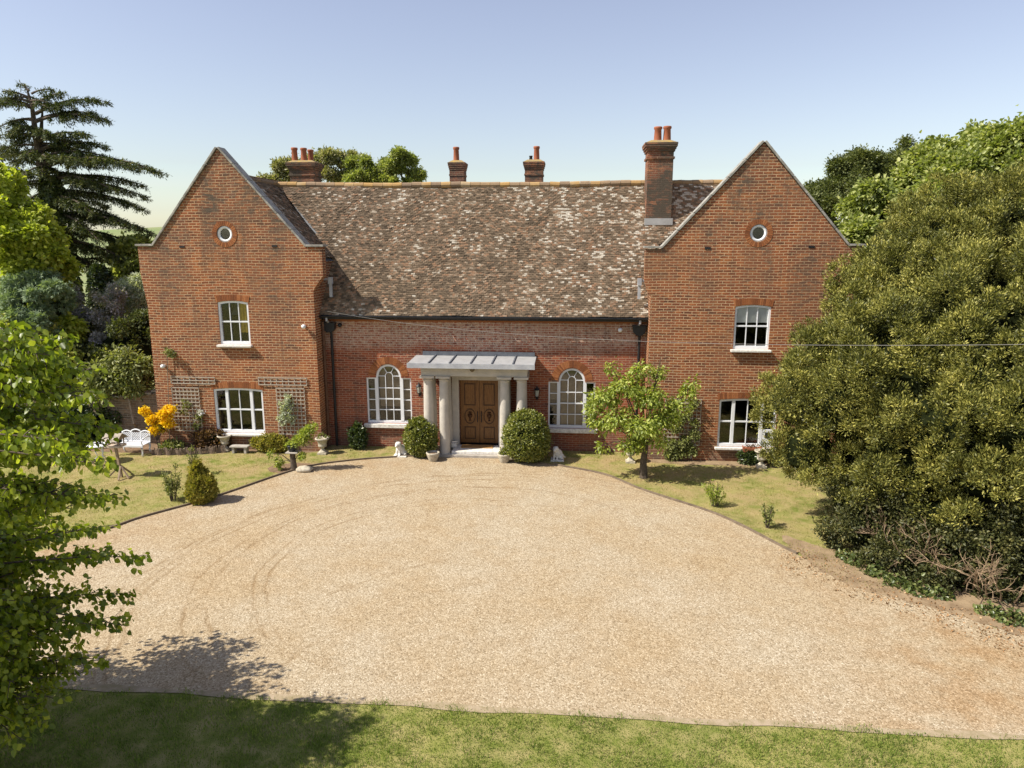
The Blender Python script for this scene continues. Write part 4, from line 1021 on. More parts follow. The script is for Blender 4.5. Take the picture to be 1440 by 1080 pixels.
# ivy that has climbed its stem, and a second ivied stem nearer the wing
def ivy_column(name, pts_, radii, label, mat, n, Ln=.16, Wd=.12, parent=None):
    pts_ = [np.array(p) for p in pts_]
    P, O = [], []
    for _ in range(n):
        i = rng.integers(0, len(pts_)-1); t = rng.uniform(); c = pts_[i]*(1-t)+pts_[i+1]*t; r_ = radii[i]*(1-t)+radii[i+1]*t
        a = rng.uniform(0, 2*np.pi); o = np.array([np.cos(a), np.sin(a), rng.uniform(-.2, .3)])
        P.append(c + o*r_*rng.uniform(.75, 1.1)); O.append(o)
    P, O = np.array(P), unit(np.array(O))
    A = unit(O*.5 + np.array([0, 0, -.5]) + rdir(n)*.7)
    V, F = leaf_arrays(P, A, unit(O + rdir(n)*.5), Ln*rng.uniform(.6, 1.3, n), Wd*rng.uniform(.6, 1.3, n), 'ovate')
    return quads(name, V, F, mat, parent)
ivy_column('ivy_growth', [U(95, 440, 8.7), U(88, 380, 8.6), U(80, 320, 8.6), U(74, 275, 8.6), U(70, 250, 8.7)], [.75, .68, .6, .5, .3], '', L['ivy'], 5200, .17, .13, ced)
iv = plant('ivied_tree', (U(142, 480, 7)[0], 7, 0), 'dark ivy-clad tree stump standing between the cedar and the left-hand wing', 'tree')
m = MB(); m.tube([(U(142, 480, 7)[0], 7, -.1), U(143, 440, 7), U(141, 390, 7), U(139, 372, 7)], [.3, .28, .22, .1], 8); m.build('trunk', M['bark'], iv)
o = ivy_column('crown', [(U(142, 480, 7)[0], 7, .3), U(143, 460, 7), U(142, 410, 7), U(140, 385, 7), U(138, 372, 7)], [.75, .65, .5, .42, .12], '', L['laurel'], 5200, .16, .12, iv)

# ---- shrubs filling the left side, each a plant of its own
def shrub(name, label, specs, base, mat, n, per, cs, Ln, Wd, kind='quad', up=.3, droop=.1, rz=1.0, jit=.2, out=.7, flat=.6, cat='shrub', stems=6, group=None, zmin=-.8, coremat=None, cores=.6, bark='bark', r0=.08):
    ls = [PX(a, b, c, d, None, d*rz) for a, b, c, d in specs]
    t = plant(name, (base[0], base[1], 0), label, cat, group)
    m = MB(); rd = random.Random(len(label))
    for i in range(stems):
        l = ls[i % len(ls)]
        e = (l[0]+rd.uniform(-.5, .5)*l[3], l[1]+rd.uniform(-.5, .5)*l[4], l[2]+rd.uniform(-.2, .6)*l[5])
        a = (base[0]+rd.uniform(-.1, .1), base[1]+rd.uniform(-.1, .1), -.05)
        m.tube([a, ((a[0]*.6+e[0]*.4), (a[1]*.6+e[1]*.4), e[2]*.5), e], [r0, r0*.7, r0*.2], 6)
    m.build('stem', M[bark], t)
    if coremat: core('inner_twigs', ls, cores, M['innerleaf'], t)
    if n > 250:
        mr = float(np.mean([l[3] for l in ls])); ls = billow(ls, n//9, mr*.18, mr*.42, .22, zmin, .8); n = int(n*1.9); cs *= .62; Ln *= .8; Wd *= .8; jit = .3
    V, F = foliage(ls, n, per, cs, Ln, Wd, kind, up=up, droop=droop, jit=jit, out=out, flat=flat, zmin=zmin, keep=.75)
    quads('foliage', V, F, mat, t)
    return t
shrub('golden_maple', 'sunlit yellow-green maple bush tall at the left edge in front of the cedar', [(5, 300, 3.5, 1.3), (25, 345, 3, 1.4), (20, 470, 2.2, 1.3), (85, 470, 2.4, .8), (35, 300, 4, .8), (-5, 390, 2.8, 1.6), (50, 385, 3, 1.1), (15, 440, 2.6, 1.5), (70, 345, 4.5, .85), (-20, 260, 4, 1.1), (60, 430, 3, 1.0), (85, 390, 4.2, .75), (8, 245, 4, .55)],
      U(15, 600, 3)[:2], L['gold'], 720, 26, .5, .24, .17, 'ovate', up=.0, droop=.35, rz=.8)
shrub('bluegreen_conifer', 'soft blue-green conifer below the golden maple on the left', [(55, 415, 2.2, .85), (35, 435, 2.0, .95), (78, 430, 2.4, .7), (55, 460, 2.0, 1.0)], U(50, 600, 2.2)[:2], L['blue'], 520, 28, .35, .20, .05, 'spray', up=.0, droop=.4, coremat=M['bark'])
shrub('hazel_bush', 'loose mid-green hazel bush at the left edge above the lime branches', [(30, 490, 1.6, 1.4), (75, 500, 1.8, 1.25), (5, 520, 1.4, 1.5), (110, 500, 2.2, .95), (70, 545, 1.6, 1.25), (20, 570, 1.4, 1.5), (110, 545, 2.0, .95)], U(55, 600, 1.8)[:2], L['hazel'], 640, 24, .4, .16, .12, 'ovate', up=.1, droop=.3)
shrub('lilac_bush', 'lilac bush in pale mauve flower between the ivied trunk and the wing', [(150, 425, 4.2, .75), (140, 455, 4, .8), (155, 475, 3.6, .7), (120, 445, 4.4, .6), (128, 490, 3.6, .8), (110, 420, 5.0, .5)], U(140, 600, 4)[:2], L['lilac'], 430, 30, .28, .10, .075, 'quad', droop=.4, up=0, flat=.9)
shrub('silver_pear_tree', 'silvery white-leaved weeping pear beside the corner of the left wing', [(188, 418, 6.0, .85), (172, 435, 5.6, .75), (198, 440, 5.8, .7), (180, 458, 5.4, .7)], U(185, 600, 6)[:2], L['silver'], 420, 28, .32, .22, .05, 'quad', droop=.7, up=0)
shrub('bright_bush', 'bright green bush peeping over the hedge beside the left wing corner', [(192, 362, 9, 1.0), (200, 395, 8.5, .9), (176, 385, 9.5, .9), (206, 430, 8, .7), (160, 395, 10.5, .9), (180, 350, 10, .6), (178, 420, 9, .8)], U(200, 600, 8.5)[:2], L['syc'], 420, 26, .4, .22, .16, 'ovate')
shrub('yew_hedge', 'dark evergreen yew hedge behind the garden wall left of the house', [(165, 505, 3.2, 1.2), (195, 505, 3.4, 1.2), (130, 530, 3.0, 1.4), (100, 560, 2.6, 1.5), (205, 470, 4.0, 1.0), (60, 590, 2.0, 1.5), (170, 560, 2.6, 1.2), (135, 590, 2.2, 1.2), (80, 500, 3.4, 1.3), (20, 590, 1.6, 1.6)], U(140, 620, 3)[:2], L['oak'], 1500, 26, .38, .12, .06, 'spray', coremat=M['bark'], cores=.8)
shrub('laurel_bush', 'glossy dark laurel bush under the thin tree left of the bench', [(110, 590, .3, .9), (75, 600, -.2, 1.0), (140, 600, .5, .8), (40, 620, -.8, 1.0), (165, 590, 1.0, .55), (100, 620, -.2, .7)], U(105, 640, .2)[:2], L['laurel'], 620, 24, .34, .15, .07, 'ovate', coremat=M['bark'])
# the slim tree by the bench
st_ = shrub('ornamental_tree', 'slim pale-stemmed young tree with open crown behind the white bench', [(160, 530, .5, .72), (190, 520, .6, .62), (135, 525, .4, .55), (172, 505, .7, .55), (205, 515, .7, .40), (150, 555, .3, .5), (185, 545, .4, .45), (120, 548, .3, .35)], G(189, 618)[:2] + np.array([0, .5]), L['rose'], 210, 20, .30, .17, .075, 'ovate', up=.1, droop=.4, rz=.7, cat='tree', stems=7, bark='barkpale', r0=.035, jit=.4)
m = MB(); g = G(189, 618); m.tube([(g[0], g[1]+.5, -.05), tuple(U(188, 595, .3)), tuple(U(182, 565, .4)), tuple(U(172, 540, .5)), tuple(U(162, 520, .5))], [.05, .045, .04, .03, .015], 7); m.build('trunk', M['barkpale'], st_)

# ---- the lime tree hanging in from the left foreground
def leafy_bough(m, out, a, b, wdt, per_m, tw=.35, droop=.5, start=.3, arch=.10, leaf_n=7, rb=.012):
    """one bough from a to b with side twigs; leaves hang from the twigs. out collects points, axes, normals"""
    a, b = np.array(a, float), np.array(b, float); ln = np.linalg.norm(b-a)
    mid = (a+b)/2 + np.array([0, 0, arch*ln]); T = np.linspace(0, 1, 8)[:, None]
    C = (1-T)**2*a + 2*T*(1-T)*mid + T*T*b
    m.tube([tuple(c) for c in C], list(np.linspace(rb*(.6+.5*ln), .005, 8)), 5)
    d = unit(b-a); side = unit(np.cross(d, [0, 0, 1.]))
    for _ in range(int(ln*per_m)):
        t = rng.uniform(start, 1.0); p = (1-t)**2*a + 2*t*(1-t)*mid + t*t*b
        l2 = wdt*(1.2-.75*t)*rng.uniform(.35, 1.1)
        e = unit(side*rng.choice([-1, 1])*rng.uniform(.3, 1.0) + d*rng.uniform(.3, 1.0) + np.array([0, 0, rng.uniform(-.35, .45)]))
        q = p + e*l2 + np.array([0, 0, -.12*l2])
        if rng.uniform() < tw: m.tube([tuple(p), tuple((p+q)/2 + np.array([0, 0, .02])), tuple(q)], [.007, .005, .003], 4)
        k = max(3, int(leaf_n*l2/wdt*1.4)); u = rng.uniform(.1, 1.08, k)[:, None]
        out[0].append(p + (q-p)*u + rng.normal(size=(k, 3))*.035)
        out[1].append(unit(np.tile(e, (k, 1))*.45 + rdir(k)*.65 + np.array([0, 0, -droop])))
        out[2].append(unit(rdir(k)*.75 + np.array([-.35, -.1, .75])))
lt = plant('lime_tree', (-9.2, -18.4, 0), 'leafy young lime tree hanging into view over the front lawn at the left edge', 'tree')
m = MB()
m.tube([(-9.2, -18.4, -.1), (-9.1, -18.5, 1.5), (-8.9, -18.6, 3.5), (-8.5, -19.1, 5.4), (-8.2, -19.4, 7.2)], [.22, .18, .15, .10, .03], 9)
out = ([], [], [])
tips = [(60, 478, -15.6), (100, 478, -15.6), (25, 480, -15.8), (125, 520, -15.8), (75, 500, -15.9), (140, 560, -16.0), (110, 545, -15.7), (55, 540, -15.9), (85, 530, -15.5), (150, 625, -16.1), (92, 505, -15.9), (45, 512, -15.9), (130, 592, -16.2), (70, 585, -16.2), (95, 560, -16.0), (152, 602, -16.3), (20, 560, -16.4), (110, 640, -16.5), (152, 655, -16.6), (60, 650, -16.8), (135, 700, -16.8), (172, 700, -16.7), (100, 715, -17.0), (160, 738, -16.9),
        (194, 783, -16.9), (150, 770, -17.0), (100, 790, -17.2), (60, 760, -17.4), (120, 830, -17.2), (178, 835, -17.1), (80, 845, -17.5), (176, 880, -17.2), (140, 880, -17.4), (100, 890, -17.5), (150, 925, -17.4), (60, 900, -17.8), (112, 948, -17.6), (60, 955, -17.9), (85, 985, -17.9), (30, 985, -18.2), (15, 930, -18.2),
        (20, 720, -17.3), (15, 650, -17.0), (30, 610, -16.7), (10, 820, -17.8), (35, 870, -17.9), (8, 540, -16.2), (50, 700, -17.0), (80, 680, -16.7), (40, 800, -17.5), (120, 745, -16.6), (30, 690, -16.2), (60, 830, -16.9), (20, 760, -16.6), (90, 620, -15.9), (40, 640, -16.1), (0, 1010, -18.5), (40, 930, -18.0), (70, 925, -17.6), (20, 960, -18.3), (45, 1000, -18.2), (5, 880, -18.0), (90, 870, -17.3), (110, 905, -17.4), (25, 905, -17.7), (60, 1010, -18.0), (30, 1040, -18.4), (110, 610, -16.8), (30, 580, -16.0)]
SZ = []
for px, py, Y in tips:
    n0 = len(out[0])
    if py < 735:       # upper boughs lean out over the lawn, towards the camera
        Y = -DC + rng.uniform(5.9, 6.8); b_ = U(px, py, Y)
        leafy_bough(m, out, np.array([-8.4, -19.3, b_[2] + rng.uniform(-.5, .25)]), b_, .36, 24, .3, .8, .42, .06, 8, .009); sz = .060
    else:
        if py < 850: Y = -DC + rng.uniform(9.6, 10.4)
        b_ = U(px, py, Y); leafy_bough(m, out, np.array([-9.3, -17.8, np.clip(b_[2] + rng.uniform(-.4, .7), 1.4, 5)]), b_, .48, 18, .3, .8, .34, .07, 8); sz = .082
    SZ += [sz]*sum(len(q) for q in out[0][n0:])
# the far and hidden sides of the crown, which throw the shade on the lawn
for hk in range(430):
    n0 = len(out[0])
    an = rng.uniform(0, 2*np.pi); z = rng.uniform(1.8, 6.2); r_ = rng.uniform(1.0, 2.9)*(1.15 - abs(z-3.8)/4.5)
    hx, hy, hm = ((-9.0, -18.7, .857), (-11.6, -17.6, .857), (-9.9, -15.9, .815))[hk % 3]
    if hk % 3 == 2: r_ *= .68; z = z*.55 + .8
    b_ = np.array([hx + r_*np.cos(an), hy + r_*.95*np.sin(an), z])
    if b_[0] > -hm*(b_[1]+26) - (.4 if hk % 3 < 2 else 0) or (b_[0] + .835*z > -3.0 + rng.uniform(-.6, .3) and b_[1] + .337*z > -17): continue
    leafy_bough(m, out, [hx*.7-2.75, hy*.7-5.5, max(1.3, z-rng.uniform(.2, .9))], b_, .6, 13, .2, .8, .25, .07, 8)
    SZ += [.09]*sum(len(q) for q in out[0][n0:])
for _ in range(260):
    n0 = len(out[0]); z = rng.uniform(2.0, 5.6); xs, ys = rng.uniform(-8.8, -3.3), rng.uniform(-17.2, -15.2)
    b_ = np.array([xs - .835*z, ys - .337*z, z])
    if b_[0] > -.857*(b_[1]+26) - .3 or b_[0] < -13: continue
    leafy_bough(m, out, [-9.0, -18.5, max(1.3, z-rng.uniform(.1, .6))], b_, .55, 11, .2, .8, .35, .07, 8)
    SZ += [.085]*sum(len(q) for q in out[0][n0:])
m.build('trunk', M['bark'], lt)
P = np.concatenate(out[0]); V, F = leaf_arrays(P, np.concatenate(out[1]), np.concatenate(out[2]), np.array(SZ)*1.15*rng.uniform(.6, 1.25, len(P)), np.array(SZ)*rng.uniform(.7, 1.1, len(P)), 'ovate', .12)
quads('crown', V, F, L['lime'], lt)

# ---- the little cherry on the right lawn
cb = G(905, 672)
ch_s = [(848, 560, 0, .5), (880, 545, -.2, .55), (915, 560, -.3, .6), (870, 590, -.4, .6), (905, 600, -.7, .55), (935, 590, -.3, .5), (955, 570, -.1, .38), (850, 600, .1, .35), (900, 520, .0, .3), (925, 525, .1, .22), (968, 552, .1, .25), (862, 520, .1, .22), (925, 620, -.6, .4), (850, 628, -.2, .22), (975, 540, .2, .18), (888, 625, -.5, .4), (835, 575, .1, .28), (838, 592, 0, .22), (928, 508, 0, .12)]
ch_l = [PX(a, b, cb[1]+c*1.0, d*.98, None, d*.62) for a, b, c, d in ch_s]
ct = plant('cherry_tree', tuple(cb), 'small bushy cherry tree on the right-hand lawn in front of the trellis', 'tree')
m = MB()
m.tube([(cb[0], cb[1], -.05), (cb[0]-.03, cb[1], .6), (cb[0]+.02, cb[1], 1.1), (cb[0], cb[1], 1.6)], [.15, .115, .10, .08], 9)
rd = random.Random(8)
for l in ch_l + ch_l:
    c = Vector(l[:3]) + Vector((rd.uniform(-.3, .3)*l[3], rd.uniform(-.3, .3)*l[3], rd.uniform(0, .7)*l[5])); a = Vector((cb[0], cb[1], rd.uniform(1.0, 1.6)))
    m.tube([a, a.lerp(c, .5) + Vector((0, 0, .10)), c + (c-a).normalized()*.12], [.035, .02, .006], 5)
m.build('trunk', M['bark'], ct)
V, F = foliage(ch_l, 560, 14, .19, .115, .062, 'ovate', up=.0, droop=.55, out=.6, rnd=.6, jit=.35, zmin=-.8, keep=.5, flat=.7)
quads('crown', V, F, L['cherry'], ct)

# ---- clipped box, shrubs and flowers against the house
def bush(name, label, px, py0, py1, halfw, Y, mat, n, per, cs, Ln, Wd, kind='ovate', jit=.06, cat='shrub', depth=None, sink=.0, group=None, up=.3):
    """a rounded bush standing on the ground at depth Y; py0 top, py1 foot; halfw in pixels"""
    top = U(px, py0, Y); b = (top[0], Y, 0); hw = abs(U(px+halfw, py1, Y)[0]-U(px, py1, Y)[0]); rz = top[2]/2
    ls = [(top[0], Y, rz, hw*.97, depth or hw*.97, rz*.97), (top[0]+hw*.1, Y, rz*.8, hw*.9, (depth or hw)*.9, rz*.75)]
    t = plant(name, b, label, cat, group)
    m = MB()
    for i in range(5):
        a = i*1.26; m.tube([(b[0]+.05*math.cos(a), Y+.05*math.sin(a), -.03), (b[0]+hw*.5*math.cos(a), Y+hw*.5*math.sin(a), rz*1.2)], [.03, .008], 5)
    m.build('stem', M['bark'], t)
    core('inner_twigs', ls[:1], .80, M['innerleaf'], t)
    V, F = foliage(ls, n, per, cs, Ln, Wd, kind, jit=jit, zmin=-.95, up=up, keep=.8)
    quads('foliage', V, F, mat, t); return t
bush('box_bush', 'oval dark box bush left of the porch columns', 590, 588, 643, 22, -.30, L['box'], 620, 14, .09, .075, .05)
bush('box_ball', 'large round clipped box bush right of the porch columns', 740, 577, 650, 32, -.62, L['box'], 1250, 14, .10, .07, .045)
bush('dark_shrub', 'small dark glossy shrub against the old brick wall between downpipe and arched window', 502, 594, 627, 11, .45, L['laurel'], 130, 14, .10, .10, .06, jit=.25)
bush('bronze_shrub', 'bronze-leaved shrub in the bed left of the three-light window', 296, 605, 634, 24, -.1, L['bronze'], 170, 14, .13, .13, .06, jit=.3, depth=.3)
bush('spiraea_shrub', 'low golden spiraea bush under the right end of the left wing window', 380, 612, 634, 27, -.2, L['orangey'], 330, 14, .10, .085, .045, jit=.2, depth=.32)
bush('bed_plant', 'pale green leafy plant in the bed beside the log edging', 240, 622, 640, 13, -.5, L['rose'], 70, 12, .12, .12, .05, jit=.4)
bush('window_shrub', 'dark leafy shrub below the terracotta trough at the right-hand window', 1053, 632, 652, 14, -.25, L['laurel'], 110, 12, .1, .09, .05, jit=.35, depth=.25)
bush('window_shrub', 'sparse leafy shrub right of the urn under the right-hand window', 1093, 632, 656, 13, -.3, L['rose'], 70, 12, .1, .09, .05, jit=.4, depth=.25)
# conical dwarf cypress on the left lawn edge
cg = G(286, 706); t = plant('dwarf_cypress', tuple(cg), 'small conical golden-green cypress on the edge of the left lawn', 'shrub')
ls = [(cg[0]-.05, cg[1], .36, .42, .42, .36), (cg[0]-.03, cg[1], .66, .30, .30, .36), (cg[0]-.12, cg[1], .98, .17, .17, .30), (cg[0]+.20, cg[1]-.05, .62, .20, .2, .30), (cg[0]-.25, cg[1], .58, .15, .15, .25)]
MB().tube([tuple(cg), (cg[0]-.1, cg[1], 1.0)], [.04, .01], 6).build('stem', M['bark'], t)
core('inner_twigs', ls, .72, M['innerleaf'], t)
V, F = foliage(ls, 620, 14, .09, .085, .03, 'spray', up=.9, out=.5, jit=.12, zmin=-.95); quads('foliage', V, F, L['gold' if False else 'orangey'], t)
# sparse upright rose bushes
def rosebush(px, py, h, w, label, n=60, mat=L['rose']):
    g = G(px, py); t = plant('rose_bush', tuple(g), label, 'shrub'); m = MB(); rd = random.Random(px); C, O = [], []
    for i in range(13):
        a = rd.uniform(0, 6.28); r_ = rd.uniform(.2, 1)*w; hh = h*rd.uniform(.5, 1.05); e = Vector((g[0]+r_*math.cos(a), g[1]+r_*math.sin(a)*.8, hh))
        b = Vector((g[0]+.25*r_*math.cos(a), g[1]+.2*r_*math.sin(a), -.02)); mid = b.lerp(e, .5)+Vector((0, 0, .08))
        m.tube([b, mid, e], [.012, .009, .005], 5)
        for k in range(max(2, n//13)):
            tt = rd.uniform(.3, 1.05); q = b.lerp(e, tt); C.append(tuple(q)); O.append((math.cos(a), math.sin(a), .4))
    m.build('stem', M['bark'], t)
    V, F = foliage([], 0, 9, .07, .06, .035, 'ovate', pts=(np.array(C), unit(np.array(O))), flat=1.0); quads('foliage', V, F, mat, t)
rosebush(243, 704, 1.15, .45, 'leggy rose bush with sparse leaves left of the little cypress', 120)
rosebush(1079, 742, .75, .28, 'single spindly rose bush on the right lawn near the yew', 50)
rosebush(1005, 712, .8, .35, 'thin rose bush in the shade of the cherry tree', 70, L['cherry'])
rosebush(272, 668, .95, .25, 'wispy rose shoots near the log edging behind the cypress', 40)
# yellow azalea by the wall
ag = G(222, 634); t = plant('azalea_bush', tuple(ag), 'azalea in brilliant yellow flower at the left corner of the house', 'shrub')
ls = [PX(203, 581, ag[1], .17), PX(215, 590, ag[1], .20), PX(232, 583, ag[1], .26), PX(236, 595, ag[1], .20), PX(222, 603, ag[1], .17), PX(215, 606, ag[1]-.1, .10), PX(242, 577, ag[1], .10)]
m = MB()
for l in ls: m.tube([(ag[0]+.05, ag[1], -.02), (ag[0], ag[1], .4), tuple(l[:3])], [.02, .015, .006], 5)
m.build('stem', M['bark'], t)
V, F = foliage(ls, 150, 16, .09, .085, .07, 'ovate', jit=.4, zmin=-.9, keep=.4, flat=1.0); quads('flowers', V, F, L['azalea'], t)
V, F = foliage([PX(225, 600, ag[1]+.05, .25, .2, .3)], 40, 8, .12, .08, .035, 'ovate', jit=.5); quads('foliage', V, F, L['rose'], t)

# ================================================================== GARDEN FURNITURE AND FITTINGS
# --- garden wall running off to the left of the house
gw = MB(); rd = random.Random(2)
gw.prism([(-16.25, -.1), (-16.25, 2.15), (-17.2, 1.95), (-18.6, 1.85), (-22.5, 1.8), (-30, 1.8), (-30, -.1)], .55, .90)
gwall = empty('garden_wall', (-16.3, .7, 0), 'old grey-brown brick garden wall running left from the corner of the house', 'wall')
gw.build('wall', M['brick_grey'], gwall)
m = MB(); x = -16.3
while x > -29:
    z = 2.15 if x > -16.3 else float(np.interp(-x, [16.25, 17.2, 18.6, 22.5, 30], [2.15, 1.95, 1.85, 1.8, 1.8]))
    m.box(x-.44, x-.01, .51, .94, z-.02, z+.055); x -= .45
m.build('coping', M['coping'], gwall)
# --- low edging of rustic logs round the left flower bed
m = MB(); rd = random.Random(4)
for i in range(62):
    t = i/61; x = -16.0 + 2.65*t; y = -1.02 + .55*t**2 + .04*math.sin(i*.7); h = .24 + rd.uniform(-.05, .06)
    m.tube([(x, y, -.03), (x+rd.uniform(-.01, .01), y+rd.uniform(-.01, .01), h)], .026, 6)
tag(m.build('log_edging', plain('weathered_logs', (.27, .20, .15), .9, .5, 9.0, .4)), 'low weathered log edging round the flower bed left of the three-light window', 'log edging')

# --- stone urns: one built, three more copied
def urn_parts(t, s=1.0):
    x, y, z = t.location
    b = MB().box(x-.17*s, x+.17*s, y-.17*s, y+.17*s, 0, .07*s); b.lathe([(.15*s, .07*s), (.15*s, .10*s), (.09*s, .15*s), (.055*s, .21*s), (.07*s, .25*s)], (x, y, 0), 18)
    b.build('pedestal', M['stone2'], t)
    MB().lathe([(.07*s, .25*s), (.15*s, .29*s), (.165*s, .34*s), (.15*s, .37*s), (.165*s, .42*s), (.195*s, .54*s), (.255*s, .58*s), (.27*s, .605*s), (.27*s, .63*s), (.22*s, .635*s), (.19*s, .56*s), (.02, .53*s)], (x, y, 0), 22).build('bowl', M['stone2'], t, True)
u1 = empty('stone_urn', tuple(G(317, 634)), 'stone urn under the left wing window, beside the small stone bench', 'urn', 'stone urns along the front')
urn_parts(u1)
for (px, py), lb in (((454, 638), 'stone urn with a small plant, standing at the foot of the left downpipe'), ((886, 650), 'stone urn half hidden behind the cherry tree trunk'), ((1070, 657), 'stone urn in front of the right-hand wing window by the yew')):
    c = copy_tree(u1, tuple(G(px, py))); c['label'] = lb
g = G(454, 638)
t = plant('potted_plant', (g[0], g[1], .58), 'small sprouting plant in the urn by the left downpipe', 'plant')
MB().tube([(g[0], g[1], .54), (g[0]-.02, g[1], .74)], [.01, .004], 5).build('stem', M['bark'], t)
V, F = foliage([(g[0]-.02, g[1], .72, .10, .10, .10), (g[0]+.15, g[1], .66, .12, .06, .05)], 14, 8, .05, .07, .04, 'ovate', jit=.4); quads('foliage', V, F, L['rose'], t)
# --- white bowl planters either side of the porch
p1 = empty('planter', tuple(G(609, 648)), 'cream stone bowl planter at the foot of the left columns', 'planter', 'cream bowl planters by the porch')
x, y, _ = p1.location
MB().lathe([(.15, 0), (.16, .02), (.21, .16), (.245, .27), (.255, .30), (.25, .335), (.215, .34), (.2, .27), (.02, .25)], (x, y, 0), 22).build('bowl', M['stone2'], p1, True)
MB().lathe([(.205, .25), (.15, .285), (.01, .30)], (x, y, 0), 18).build('compost', M['soil'], p1, True)
c = copy_tree(p1, tuple(G(709, 650))); c['label'] = 'cream stone bowl planter with leafy plant between column and clipped box'
g = G(709, 650)
t = plant('planter_foliage', (g[0], g[1], .28), 'bright leafy plant growing in the planter right of the porch step', 'plant')
MB().tube([(g[0], g[1], .26), (g[0]+.05, g[1], .45)], [.012, .005], 5).build('stem', M['bark'], t)
V, F = foliage([(g[0]+.08, g[1]-.02, .40, .18, .15, .13), (g[0]+.22, g[1]-.02, .45, .15, .12, .18)], 60, 10, .08, .075, .05, 'ovate', jit=.3); quads('foliage', V, F, L['box'], t)
# --- white stone lions
def fused(name, parts_, mat, parent, voxel=.022):
    bm = bmesh.new()
    for (c, r_, rot) in parts_:
        q = bmesh.ops.create_icosphere(bm, subdivisions=3, radius=1.0)
        mtx = Matrix.Translation(Vector(c)) @ Matrix.Rotation(rot, 4, 'Y') @ Matrix.Diagonal((*r_, 1))
        bmesh.ops.transform(bm, matrix=mtx, verts=q['verts'])
    o0 = org(parent); bmesh.ops.translate(bm, verts=bm.verts, vec=-o0)
    me = bpy.data.meshes.new(name); bm.to_mesh(me); bm.free()
    o = link_mesh(name, me, mat, parent)
    r_ = o.modifiers.new('remesh', 'REMESH'); r_.mode = 'VOXEL'; r_.voxel_size = voxel; r_.use_smooth_shade = True
    return o
def lion(px, py, s, label, k=1.0):
    g = G(px, py); x, y = g[0], g[1]
    t = empty('lion_statue', (x, y, 0), label, 'statue', 'white stone lions flanking the porch')
    P = lambda a, b, c: (x + s*a*k, y + b*k, c*k + .05)
    parts_ = [(P(.05, .05, .20), (.17*k, .15*k, .20*k), -.35*s), (P(.13, .06, .10), (.16*k, .17*k, .11*k), 0), (P(-.02, -.04, .26), (.13*k, .12*k, .17*k), .25*s),
              (P(-.05, -.07, .40), (.125*k, .12*k, .13*k), 0), (P(-.08, -.15, .41), (.075*k, .085*k, .085*k), 0), (P(-.10, -.22, .385), (.045*k, .05*k, .04*k), 0),
              (P(-.13, -.06, .49), (.028*k, .02*k, .03*k), 0), (P(.02, -.06, .50), (.028*k, .02*k, .03*k), 0),
              (P(-.11, -.11, .12), (.042*k, .045*k, .14*k), 0), (P(.01, -.12, .12), (.042*k, .045*k, .14*k), 0), (P(-.12, -.17, .02), (.05*k, .07*k, .03*k), 0), (P(.01, -.18, .02), (.05*k, .07*k, .03*k), 0),
              (P(.20, -.05, .06), (.07*k, .11*k, .05*k), 0), (P(.27, .1, .05), (.09*k, .03*k, .03*k), 0)]
    fused('body', parts_, M['wstone'], t)
    MB().box(x-.24*k, x+.28*k, y-.24*k, y+.24*k, 0, .055).build('base', M['wstone'], t, bevel=.012)
    return t
lion(563, 641, 1, 'white stone lion statue left of the oval box bush', 1.0)
lion(783, 647, 1, 'white stone lion statue right of the clipped box ball, near the right arched window', .95)
# white stone block by the step
g = U(637, 627, .2)
tag(MB().box(-4.60, -4.38, YW-.62, YW-.34, .201, .40).build('stone_block', M['wstone'], None, bevel=.02), 'white carved stone block standing on the porch step by the left doorpost', 'stone block')

# --- ornate white bench
g = G(197, 641)
bn = empty('garden_bench', (g[0]-.35, g[1], 0), 'ornate white cast-iron garden bench with lattice back beside the garden wall', 'bench')
bx, by = g[0]-.35, g[1]
x0, x1 = bx-.60, bx+.52
m = MB()
for i in range(7): m.box(x0+.02, x1-.02, by-.02+i*.065, by+.03+i*.065, .40, .425)
m.box(x0, x1, by-.05, by-.022, .34, .43)
m.build('seat', M['white'], bn, bevel=.006)
m = MB(); yb_ = by+.46
pl = []
for i in range(41):
    t = i/40; x = x0 + (x1-x0)*t
    pl.append((x, yb_+.03, .80 + .06*abs(math.sin(t*math.pi*3)) + (.05 if .33 < t < .67 else 0)))
m.tube(pl, .026, 6); m.tube([(x0, yb_, .44), (x1, yb_, .44)], .022, 6)
for xq in (x0, x0+(x1-x0)/3, x0+(x1-x0)*2/3, x1): m.tube([(xq, yb_, .42), (xq, yb_+.03, .80)], .024, 6)
zt_ = .78
for k in range(-6, 16):
    for s in (1, -1):
        xa = x0 + k*.085 + (0 if s > 0 else .0); pa = []
        for q in range(2):
            xx_ = xa + q*.36 if s > 0 else xa + .36 - q*.36; pa.append((xx_, .44+q*.36))
        # clip to the frame
        (xa_, za), (xb_, zb_) = pa
        if xb_ < xa_: (xa_, za), (xb_, zb_) = (xb_, zb_), (xa_, za)
        if xb_ <= x0 or xa_ >= x1: continue
        f = lambda xq: za + (zb_-za)*(xq-xa_)/(xb_-xa_)
        u0, u1 = max(xa_, x0), min(xb_, x1)
        m.bar((u0, yb_+.012, f(u0)), (u1, yb_+.018, f(u1)), .022, .022)
m.build('backrest', M['white'], bn)
